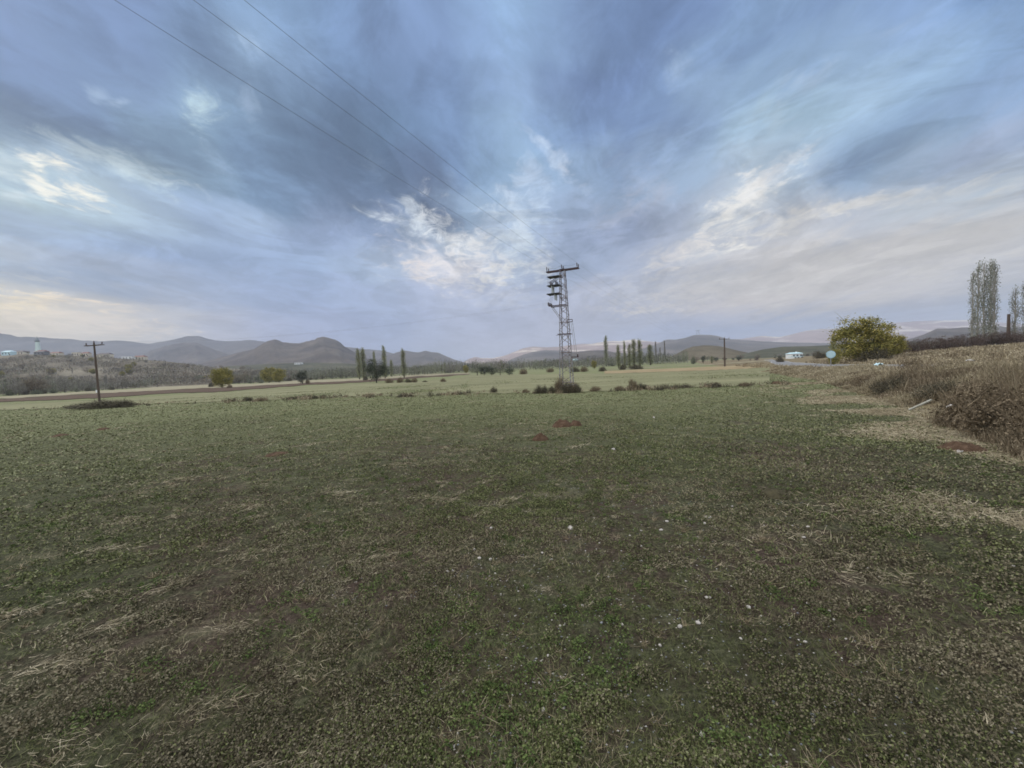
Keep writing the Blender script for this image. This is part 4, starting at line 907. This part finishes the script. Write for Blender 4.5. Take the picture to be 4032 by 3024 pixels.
SM = [(2525,2213,8,9),(2450,2461,8,6),(2599,2544,9,9),(2158,2584,8,6),(2091,2552,5,5),(2320,2592,8,6),(2206,2466,7,6),(2222,2464,6,5),(2396,2274,6,6),(2626,2054,9,4),(2603,2088,10,4),(2525,2091,6,4),(2135,2178,7,4),(2180,2152,5,4),(1868,2166,7,7),(1630,2086,5,4),(1934,2081,8,7),(1766,2035,7,4),(2525,2152,7,6),(2123,2691,6,5),(2294,2386,8,4),(2782,2354,10,6),(1410,2949,10,9),
 (2775,2063,7,7),(3164,2117,9,5),(2883,1996,7,5),(3120,2071,7,4),(3181,2075,9,3),(3354,2120,7,4),(3181,2378,9,7),(3266,2407,7,5),(3283,2442,7,6),(3171,2530,10,6),(2917,2517,8,6),(3144,2522,6,4),(3127,2711,8,5),(3059,2816,11,4),(3513,2899,7,5),(3330,2518,7,4),(3462,2273,7,4),(3418,2239,6,4),(3991,2230,10,4),(3384,2760,7,7),(3574,2984,13,8),(2795,2355,9,6),(2880,2310,5,3),(2700,2290,5,4),(2360,2140,5,4),(2480,2110,5,3),(1950,2260,6,4),(2040,2330,6,4),(2480,1790,8,5),(2575,1645,7,5),(2415,1770,14,5)]
def stone(px, py, rx, ry, g, label, group=None):
    p = hit(px, py, True); Y = p[1]; s = rx*Y/FPX*.85; me = (ROCKG if g else ROCKS)[R.randrange(2 if g else 6)]
    o = obj('stone', me, loc=(p[0], p[1], float(H(p[0], p[1])) + .12*max(ry*Y/FPX, s*.45)+.003), label=label, category='stone')
    o.scale = (s, s*.85, max(ry*Y/FPX*.8, s*.45)); o.rotation_euler = (R.uniform(-.2,.2), R.uniform(-.2,.2), R.uniform(0,6))
    o['group'] = 'stones lying in the field'
for px, py, rx, ry, g, l in ST: stone(px, py, rx, ry, g, l)
for px, py, rx, ry in SM: stone(px, py, rx, ry, 0, 'small pale stone lying in the short grass of the field')
def mound(px, py, wpx, hpx, label, m=M_MOLE, name='molehill', lumps=1):
    p = hit(px, py); Y = p[1]; w = wpx*Y/FPX/2; h = max(hpx*Y/FPX, .04); n = 34
    g = np.linspace(-1.15, 1.15, n); GX, GY = np.meshgrid(g, g)
    d2 = GX**2+GY**2; prof = np.clip(1-d2, 0, 1)**1.2
    if lumps == 2: prof = np.maximum(np.clip(1-((GX+.35)/.75)**2-(GY/.8)**2, 0, 1), .8*np.clip(1-((GX-.62)/.45)**2-(GY/.6)**2, 0, 1))
    wx, wy = p[0]+GX*w, p[1]+GY*w
    nz = fbm(wx, wy, w*.25, 5, 3); Z = prof*h*(.65+.7*nz) + np.where(prof > 0, (fbm(wx, wy, w*.08, 8, 2)-.5)*h*.25*np.clip(prof*5,0,1), 0) - .03*(1-np.clip(prof*8, 0, 1)) + H(wx, wy) - float(H(p[0], p[1]))
    V = np.stack([GX*w, GY*w, Z], -1).reshape(-1,3); i, j = np.meshgrid(np.arange(n-1), np.arange(n-1), indexing='ij')
    F = np.stack([i*n+j, i*n+j+1, (i+1)*n+j+1, (i+1)*n+j], -1).reshape(-1,4)
    obj(name, mesh(name, V, F, m, True), loc=(p[0], p[1], float(H(p[0], p[1]))), label=label, category='molehill' if name == 'molehill' else 'mound', group='heaps of earth in the field')
mound(2233,1674,112,26,'wide two-humped red molehill right of centre, the farther one', lumps=2)
mound(2127,1730,72,26,'rounded red molehill nearer and left of the two-humped one')
mound(405,1692,44,8,'low red molehill on the left green field, right one of two'); mound(235,1718,56,8,'flat red molehill on the left green field, left one of two')
mound(3790,1762,150,28,'broad dark red molehill at the foot of the bank at right')
mound(3052,1945,120,22,'dark brown earth heap in the grass at right', M_DARK, 'earth_heap')
mound(1090,1790,90,5,'faint reddish bare heap left of centre')
mound(3060,1512,50,10,'small dark earth heap at the right end of the ditch', M_MOLE)

# plank and litter on the bank
def plank():
    a = hit(3580, 1622); b = hit(3668, 1600); za = float(H(*a))+.04; zb = float(H(*b))
    L = 1.1; d_ = ray(3668, 1574); tY = a[1]-.15; P1 = np.array([d_[0]/d_[1]*tY, tY, EYE+d_[2]/d_[1]*tY]); P0 = np.array([a[0], a[1], za])
    c = (P0+P1)/2; v = P1-P0; ln = np.linalg.norm(v)
    t = obj('plank', MB().box((0,0,0), (ln, .075, .03)).me('plank', M_WOODP), loc=c, label='pale weathered plank leaning on the weeds at the bank foot', category='plank')
    t.rotation_euler = Vector(v).to_track_quat('X', 'Z').to_euler()
plank()
def litter(px, Y, w, h, m, label, z=.2):
    n = 9; g = np.linspace(-.5,.5,n); GX, GY = np.meshgrid(g, g); Z = (fbm(GX*3+px, GY*3, 1.0, 3, 3)-.5)*h*1.6 + h*.5*(1-4*GX**2*.8)
    V = np.stack([GX*w, GY*w*.7, Z], -1).reshape(-1,3); V = np.concatenate([V, V-np.array([0,0,.01])]); i, j = np.meshgrid(np.arange(n-1), np.arange(n-1), indexing='ij')
    F = np.stack([i*n+j, i*n+j+1, (i+1)*n+j+1, (i+1)*n+j], -1).reshape(-1,4); F = np.concatenate([F, F[:, ::-1]+n*n])
    p = on(px, Y); obj('plastic_bag', mesh('plastic_bag', V, F, m, True), loc=(p[0], p[1], p[2]+z), label=label, category='litter')
litter(3458, 21, .34, .14, M_TIN, 'pale mint plastic litter on top of the bank beside the reddish bush', .45)
litter(3822, 12, .18, .05, M_STONE, 'small white plastic scrap on the bank below the hedge', .62)
litter(3745, 7.6, .10, .05, M_STONE, 'small white scrap caught in the brown weeds of the bank', .5)
litter(3785, 5.75, .07, .03, M_STONE, 'white scrap lying on the broad dark red molehill', .10)

# ------------------------------------------------------------------ pylon
def lathe_ins(c, h=.2, r=.055, sheds=4, R=None, n=10):
    prof = []
    for i in range(sheds):
        z0 = h*i/sheds; prof += [(r*.5, z0), (r, z0+h/sheds*.25), (r*.95, z0+h/sheds*.4), (r*.5, z0+h/sheds*.75)]
    prof += [(r*.45, h), (r*.2, h+.02)]
    return MB().lathe(prof, c, n, R)
PB = on(2232, 32.0, 1520); PROT = math.atan2(-.40, .92); HT = 9.55
t = thing('lattice_pylon', 'grey steel lattice pylon with switchgear standing in bushes on the ditch', 'pylon', PB, PROT)
def wat(z): return .50*(1-z/HT) + .21*(z/HT)          # half width at height
for sx in (-1, 1):
    for sy in (-1, 1):
        mb = MB(); a = wat(0); b = wat(HT)
        for (dx, dy) in ((0, -sy*.025), (-sx*.025, 0)):
            V = []
            for z in (-.3, HT):
                w_ = wat(max(z, 0)); cx_, cy_ = sx*w_+dx, sy*w_+dy; ex, ey = (.006, .03) if dx == 0 else (.03, .0058)
                V += [(cx_-ex, cy_-ey, z), (cx_+ex, cy_-ey, z), (cx_+ex, cy_+ey, z), (cx_-ex, cy_+ey, z)]
            mb.raw(V, [(0,3,2,1),(4,5,6,7),(0,1,5,4),(1,2,6,5),(2,3,7,6),(3,0,4,7)])
        obj('leg', mb.me('leg', M_STEEL), t)
lat = MB(); z = .35; k = 0
while z < HT-.25:
    st = .62 if z < 5.5 else .46
    for s in range(4):
        ang = s*math.pi/2; c_, s_ = math.cos(ang), math.sin(ang)
        rot = lambda x, y, zz: (x*c_-y*s_, x*s_+y*c_, zz)
        w0, w1 = wat(z), wat(z+st); sg = 1 if (k+s) % 2 else -1; off = .004*(s % 2)
        lat.tube([rot(-sg*w0, -w0-.012-off, z), rot(sg*w1, -w1-.012-off, z+st)], .021, 4)
    if k % 4 == 0:
        for s in range(4):
            ang = s*math.pi/2; c_, s_ = math.cos(ang), math.sin(ang); w0 = wat(z)
            lat.tube([(-w0*c_+w0*s_, -w0*s_-w0*c_, z), (w0*c_+w0*s_, w0*s_-w0*c_, z)], .022, 4)
    z += st; k += 1
obj('lattice_bracing', lat.me('lattice_bracing', M_BRACE), t)
arm = MB().box((0,-.18,HT+.02), (2.72,.055,.09)).box((0,.18,HT+.02), (2.72,.055,.09)).box((-1.33,0,HT+.02), (.05,.30,.07)).box((1.33,0,HT+.02), (.05,.30,.07)).box((0,0,HT+.075), (.5,.5,.02))
obj('crossarm', arm.me('crossarm', M_IRON), t)
INS = []
for x_ in (-1.27, 0, 1.27):
    zb = HT+.085 if x_ == 0 else HT+.07
    for yy in (-.22, .22):
        # vee pair of pin insulators on each position
        tilt = Matrix.Rotation(-.18 if yy > 0 else .18, 3, 'X')
        obj('insulator', lathe_ins((x_, yy, zb+.05), .27, .055, 4, tilt).me('insulator', M_PORC), t)
        obj('insulator_pin', MB().tube([(x_, yy, zb-.06), (x_, yy, zb+.07)], .012, 6).me('insulator_pin', M_IRON), t)
    INS.append((x_, zb+.34))
# jumpers between pairs
for x_, zt in INS:
    obj('jumper', MB().tube([(x_, -.27, zt), (x_, 0, zt-.05), (x_, .27, zt)], .008, 5).me('jumper', M_WIRE), t)
obj('jumper', MB().tube([(-1.27, 0, HT+.42), (-.62, -.1, HT+.20), (-.02, 0, HT+.42)], .007, 5).me('jumper', M_WIRE), t)
obj('jumper', MB().tube([(1.27, 0, HT+.42), (.66, -.1, HT+.26), (.02, 0, HT+.42)], .007, 5).me('jumper', M_WIRE), t)
# switch platforms on the face towards the side line
for i, (zz, w_, dd, m_) in enumerate([(9.12, .96, .84, M_PLATE), (8.40, .98, .88, M_PLATE), (7.72, 1.0, .92, M_PLATE)]):
    pl = MB()
    x1 = -wat(zz)+.02; x0 = x1-w_; 
    for yy in np.linspace(-dd/2, dd/2, 9): pl.box(((x0+x1)/2, yy, zz), (w_, .085, .03))
    for xx in (x0, (x0+x1)/2, x1): pl.box((xx, 0, zz-.035), (.05, dd, .05))
    obj('switch_platform', pl.me('switch_platform', m_), t)
    obj('platform_rail', MB().tube([(x0-.12, -dd*.35, zz+.0), (x1+.2, -dd*.35, zz-.06)], .018, 5).tube([(x0-.12, dd*.35, zz), (x1+.2, dd*.35, zz-.06)], .018, 5).me('platform_rail', M_IRON), t)
for yy in (-.3, 0, .3):
    ix = -wat(8.7)-.75
    obj('switch_insulator', lathe_ins((ix, yy, 8.46), .27, .05, 4).me('switch_insulator', M_PORC), t)
    obj('switch_insulator', lathe_ins((ix+.45, yy, 8.46), .27, .05, 4).me('switch_insulator', M_PORC), t)
    obj('switch_blade', MB().box((ix+.22, yy, 8.82), (.62, .03, .03), Matrix.Rotation(-.45, 3, 'Y')).tube([(ix-.2, yy, 8.62), (ix+.25, yy, 8.80), (ix+.6, yy, 9.02)], .017, 5).me('switch_blade', M_IRON), t)
    obj('fuse_tube', MB().lathe([(.03,0),(.045,.03),(.045,.58),(.03,.62)], (ix+.1, yy, 7.76), 10).me('fuse_tube', M_PORW), t)
    obj('fuse_tube', MB().lathe([(.025,0),(.04,.03),(.04,.44),(.025,.47)], (ix+.32, yy, 7.20), 10).me('fuse_tube', M_PORW), t)
    obj('drop_wire', MB().tube([(ix-.22, yy, 9.14), (ix-.26, yy, 8.8), (ix-.2, yy, 8.45)], .008, 5).me('drop_wire', M_WIRE), t)
    obj('drop_wire', MB().tube([(ix+.05, yy, 7.76), (ix-.05, yy, 7.4), (ix-.2, yy, 7.0)], .007, 5).me('drop_wire', M_WIRE), t)
LZ = 6.72
la = MB()
for yy in (-.33, .33): la.box((-.45, yy, LZ), (1.5, .055, .07))
la.box((-1.18, 0, LZ+.065), (.07, 1.05, .055)).box((-.95, 0, LZ-.06), (.06, .7, .05))
obj('lower_crossarm', la.me('lower_crossarm', M_IRON), t)
SIDE = []
for yy in (-.42, 0, .42):
    obj('line_insulator', lathe_ins((-1.18, yy, LZ+.10), .19, .085, 3).me('line_insulator', M_PORC), t); SIDE.append((-1.2, yy, LZ+.29))
for yy in (-.33, .33): obj('strut', MB().tube([(-1.0, yy, LZ-.04), (-.28, yy*.9, LZ-1.15)], .022, 5).me('strut', M_STEEL), t)
obj('anticlimb_frame', MB().box((0,-.46,4.35), (1.0,.04,.045)).box((0,.46,4.35), (1.0,.04,.045)).box((-.48,0,4.35), (.04,.88,.045)).box((.48,0,4.35), (.04,.88,.045)).box((0,-.46,4.27),(1.25,.03,.03)).me('anticlimb_frame', M_IRON), t)
obj('rod_bracket', MB().box((.48,-.2,5.48), (.5,.04,.05)).box((.48,-.2,5.30), (.5,.04,.05)).box((.72,-.2,5.39), (.04,.042,.2)).me('rod_bracket', M_IRON), t)
obj('operating_rod', MB().tube([(.72,-.2,5.36), (1.02,-.2,2.45)], .017, 6).me('operating_rod', M_STEEL), t)
obj('operating_rod', MB().tube([(.60,-.2,5.30), (.88,-.2,2.45)], .013, 6).me('operating_rod', M_STEEL), t)
obj('rod_handle', MB().box((.82,-.2,2.42), (.62,.05,.06)).box((1.06,-.2,2.52), (.09,.09,.22)).me('rod_handle', M_IRON), t)
for z_ in np.arange(1.2, 3.4, .7): obj('leg_clamp', MB().box((wat(z_)+.03, -wat(z_)-.03, z_), (.09,.09,.06)).me('leg_clamp', M_IRON), t)
obj('foundation', MB().box((0,0,.02), (1.35,1.35,.28)).me('foundation', M_STONEG), t)

cP, sP = math.cos(PROT), math.sin(PROT)
def pw(x, y, z): return np.array([PB[0]+x*cP-y*sP, PB[1]+x*sP+y*cP, PB[2]+z])
# conductors
def wire(pts, r_, label, group):
    o = obj('power_line', MB().tube(pts, r_, 5).me('power_line', M_WIRE), label=label, category='wire'); o['group'] = group
tdir = np.array([math.sin(math.atan(.50)), math.cos(math.atan(.50))])
for i, ((x_, zt), (qx, qy), nm) in enumerate(zip(INS, [(452,0),(762,0),(962,0)], ['lowest', 'middle', 'uppermost'])):
    A = pw(x_, -.27, zt); d_ = ray(qx, qy); tt = d_[0]/d_[1]
    # where the span (running along -tdir in plan) crosses that sight line
    s = (A[0]-tt*A[1])/(tdir[0]-tt*tdir[1]); Q = np.array([A[0]-s*tdir[0], A[1]-s*tdir[1], 0]); Q[2] = EYE + d_[2]/d_[1]*Q[1]
    kq = .0008; bq = (Q[2]-A[2]-kq*s*s)/s
    ss = np.linspace(0, 58, 60); pts = [(A[0]-q*tdir[0], A[1]-q*tdir[1], A[2]+bq*q+kq*q*q) for q in ss]
    wire(pts, .0048, nm+' of the three wires coming from overhead at upper left to the pylon', 'overhead wires to the pylon')
    A2 = pw(x_, .27, zt); dd_ = ray(2752+i*6-6, 1302); Yf = 900; B2 = np.array([dd_[0]/dd_[1]*Yf, Yf, EYE+dd_[2]/dd_[1]*Yf])
    L_ = 1.0; pts = []
    for f in np.linspace(0, 1, 50)**1.6: p_ = A2+(B2-A2)*f; p_[2] -= 4*f*(1-f)*11; pts.append(p_)
    wire(pts, [.005+.03*f for f in np.linspace(0,1,50)**1.6], ['left','middle','right'][i]+' of the three wires descending from the pylon towards the right hills', 'wires beyond the pylon')

def wood_pole(px, base, top, label, arm_px, rz, Y=None, arm=True, r0=.14, ins=3):
    Y = Y or hit(px, base)[1]; p = on(px, Y, base); h = (base-top)*Y/FPX
    t = thing('utility_pole', label, 'pole', p, rz, 'wooden utility poles')
    obj('pole', MB().tube([(0,0,-.4),(0,0,h*.5),(0,0,h)], [r0*1.15, r0, r0*.8], 10).me('pole', M_WOOD), t)
    L = arm_px*Y/FPX; tips = []
    if arm:
        obj('crossarm', MB().box((0,-.13,h-.22), (L,.07,.08)).box((0,.13,h-.22), (L,.07,.08)).me('crossarm', M_WOOD), t)
        for f in (-.46, 0, .46):
            zz = h-.15 if f else h
            obj('insulator', lathe_ins((L*f, 0, zz), .26, .09, 3).me('insulator', M_PORC), t); tips.append((L*f, 0, zz+.27))
    for d_ in range(0): pass
    c_, s_ = math.cos(rz), math.sin(rz)
    return p, [np.array([p[0]+a*c_, p[1]+a*s_, p[2]+b]) for a, _, b in tips], t
pL, tipsL, tl = wood_pole(392, 1582, 1352, 'dark wooden pole with wide crossarm at left above a low bush', 96, -.25, r0=.10)
obj('pole_sign', MB().box((0,-.19,1.25), (.22,.02,.3)).me('pole_sign', M_WHITE), tl)
pR, tipsR, _ = wood_pole(2854, 1444, 1332, 'brown wooden pole with crossarm in front of the grassy mound', 42, .1, r0=.17)
pE, tipsE, _ = wood_pole(3970, 1356, 1236, 'dark thick pole at the right edge between two grey poplars', 30, .4, Y=70, arm=False, r0=.24)
for i, (s_, e_) in enumerate(zip(SIDE, tipsL)):
    A = pw(*s_); pts = []
    for f in np.linspace(0, 1, 40): p_ = A+(e_-A)*f; p_[2] -= 4*f*(1-f)*.95; pts.append(p_)
    wire(pts, .0022, ['nearest','middle','farthest'][i]+' of the three sagging wires between pylon and left wooden pole', 'wires to the left pole')
for i, (za, zb, l) in enumerate([(6.2, 7.5, 'upper thin wire running right from the dark pole at the right edge'), (5.4, 5.9, 'lower thin wire running right from the dark pole at the right edge')]):
    A = np.array([pE[0], pE[1], pE[2]+za-1]); B2 = A+np.array([30, 8, zb-za]); pts = [A+(B2-A)*f-np.array([0,0,4*f*(1-f)*.6]) for f in np.linspace(0,1,16)]; wire(pts, .02, l, 'wires at the right edge')
    
for px, Y, h, l in [(2750, 880, 26, 'thin far mast on top of the right hills'), ]:
    p = onhill('right_hills', px, 3500); s_ = 3500/1515
    t = thing('far_pylon', 'faint lattice pylon on the crest of the hills right of centre', 'pylon', p)
    mb = MB()
    for sx in (-1,1):
        for sy in (-1,1): mb.tube([(sx*14, sy*6, -8), (sx*6, sy*3, 40*1.1)], .9, 4)
    obj('tower_legs', mb.me('tower_legs', M_PLATE), t); obj('crossarm', MB().box((0,0,44), (50,2,2)).me('crossarm', M_PLATE), t)

# ------------------------------------------------------------------ round road sign
p = on(3271, 34.0, 1420)
t = thing('road_sign', 'round pale blue-white road sign on a grey post in front of the yellow-green tree', 'road sign', p, math.radians(-28))
zc = 1.72 - p[2] - .38
obj('post', MB().tube([(0,0,-.3),(0,0,zc+.1)], .035, 8).me('post', M_STEEL), t)
ROTX = Matrix.Rotation(math.pi/2, 3, 'X')
pn = obj('sign_panel', MB().lathe([(.32,0),(.335,.008),(.335,.016),(.32,.024)], (0,-.04,zc), 36, ROTX).me('sign_panel', M_BLUE), t)
obj('sign_face', MB().lathe([(.285,0),(.285,.004)], (0,-.066,zc), 36, ROTX).me('sign_face', M_TIN), pn)

# ------------------------------------------------------------------ buildings
vr = lambda px, Y: onhill('village_rise', px, Y)
def house(px, Y, w, d, h, wall, roof, label, rz=0.0, fn=None, storeys=1, flat=False, name='house', rh=None, nwin=3):
    if fn is vr: w, d, h = w*1.05, d, h*1.15
    p = fn(px, Y) if fn else on(px, Y)
    t = thing(name, label, 'house' if name == 'house' else 'building', (p[0], p[1], p[2]-.3), rz)
    obj('wall', MB().box((0,0,h/2), (w,d,h)).me('wall', wall), t)
    rh = rh if rh is not None else h*.45
    if flat: obj('roof', MB().box((0,0,h+.15), (w*1.06,d*1.06,.3)).me('roof', roof), t)
    else:
        o_ = .5; W2, D2 = w/2+o_, d/2+o_
        V = [(-W2,-D2,h),(W2,-D2,h),(W2,D2,h),(-W2,D2,h),(-W2+w*.15,0,h+rh),(W2-w*.15,0,h+rh)]
        r_ = obj('roof', mesh('roof', V, [(0,1,5,4),(1,2,5),(2,3,4,5),(3,0,4),(3,2,1,0)], roof), t)
        obj('chimney', MB().box((w*.2,0,h+rh*.9), (.6,.6,1.2)).me('chimney', wall), r_)
    for s in range(storeys):
        for i in range(nwin):
            x_ = w*((i+.5)/nwin-.5)
            obj('window', MB().box((x_, -d/2-.02, (s+.55)*h/storeys), (min(1.3,w/nwin*.5), .06, h/storeys*.42)).me('window', M_GLASSD), t)
    obj('door', MB().box((w*.5-w*.08, -d/2-.03, 1.05), (1.0,.07,2.1)).me('door', M_WOOD), t)
house(85, 610, 22, 9, 4.0, M_CREAM, M_ROOFD, 'long village building with dark roof left of the minaret', .1, vr, rh=2.2, nwin=6)
house(50, 560, 11, 8, 4.5, M_TIN, M_TIN, 'mint-white house below the long dark-roofed one', .1, vr, rh=2)
house(180, 612, 13, 8, 5, M_CREAM, M_ROOF, 'red-roofed house at the foot of the minaret', .0, vr)
house(235, 615, 13, 8, 4, M_CREAM, M_ROOF, 'low red-roofed house just right of the minaret', .1, vr)
house(178, 545, 12, 8, 3.4, M_STONEG, M_ROOFD, 'grey-roofed house on the slope under the minaret', .1, vr)
house(318, 600, 9, 8, 5.0, M_CREAM, M_CREAM, 'cream house midway between minaret and left pole', .1, vr, flat=True)
house(352, 596, 8, 7, 4.0, M_CREAM, M_ROOF, 'small cream house left of the pole top', .2, vr)
house(425, 605, 18, 8, 4.5, M_CREAM, M_ROOFD, 'dark-roofed village house behind the left pole', .0, vr, nwin=4)
house(515, 590, 13, 7, 3.6, M_WHITE, M_WHITE, 'white low shed right of the left pole', .1, vr, flat=True)
house(560, 608, 16, 8, 4.2, M_CREAM, M_ROOF, 'red-roofed house at the right end of the village', .1, vr, nwin=4)
house(1180, 900, 16, 8, 4, M_WHITE, M_WHITE, 'tiny white building on the bench below the peaked hill', 0, lambda px, Y: onhill('low_bench', px, Y), flat=True)
house(2265, 1500, 20, 10, 6, M_TIN, M_TIN, 'pale mint building at the hill foot just right of the pylon', 0, lambda px, Y: onhill('centre_low_spur', px, Y), rh=3, nwin=5)
house(2306, 520, 11, 8, 3.6, M_WHITE, M_TIN, 'small white farm house in the trees right of the pylon', 0, None, flat=True)
house(2572, 480, 8, 7, 4, M_TIN, M_TIN, 'small mint shed beside the broad short poplar', 0, None, flat=True)
house(2612, 520, 18, 8, 3, M_WHITE, M_WHITE, 'long low white shed at the left foot of the mound', 0, None, flat=True, nwin=5)
house(3127, 260, 8.2, 5, 3.2, M_WHITE, M_TIN, 'white house with light blue roof beyond the road', .15, None, storeys=1, rh=.9, nwin=3)
house(3133, 240, 6.5, 4, 1.2, M_WHITE, M_TIN, 'low white annex in front of the blue-roofed house', .15, None, flat=True)
# minaret
p = vr(165, 618); t = thing('minaret', 'slender mint-white minaret with grey pointed cap rising above the village', 'minaret', (p[0], p[1], p[2]-1))
s = 618/FPX
obj('base', MB().box((0,0,3.5), (7.2,7.2,7.0)).me('base', M_MIN), t)
obj('shaft', MB().lathe([(3.4,7.0),(3.1,10),(2.7,13),(2.4,20),(2.2,23)], (0,0,0), 16).me('shaft', M_MIN), t)
obj('balcony', MB().lathe([(2.2,22.2),(3.1,23.2),(3.1,24.0),(3.0,24.0),(3.0,23.4)], (0,0,0), 16).me('balcony', M_SPIRE), t)
obj('upper_shaft', MB().lathe([(1.9,23.4),(1.8,25.5)], (0,0,0), 16).me('upper_shaft', M_SPIRE), t)
obj('spire', MB().lathe([(2.1,25.5),(1.2,28),(.2,31)], (0,0,0), 16).me('spire', M_SPIRE), t)

# ------------------------------------------------------------------ haze
hb = MB().box((0, 3900, 180), (22000, 8300, 390))
hm = bpy.data.materials.new('haze'); hm.use_nodes = True; T = NT(hm.node_tree)
pv = T.add('ShaderNodeVolumePrincipled'); pv.inputs['Color'].default_value = (.64,.71,.86,1); pv.inputs['Density'].default_value = .00015; pv.inputs['Anisotropy'].default_value = .0
o_ = T.add('ShaderNodeOutputMaterial'); T.l.new(pv.outputs[0], o_.inputs['Volume'])
obj('haze', hb.me('haze', hm), kind='stuff')
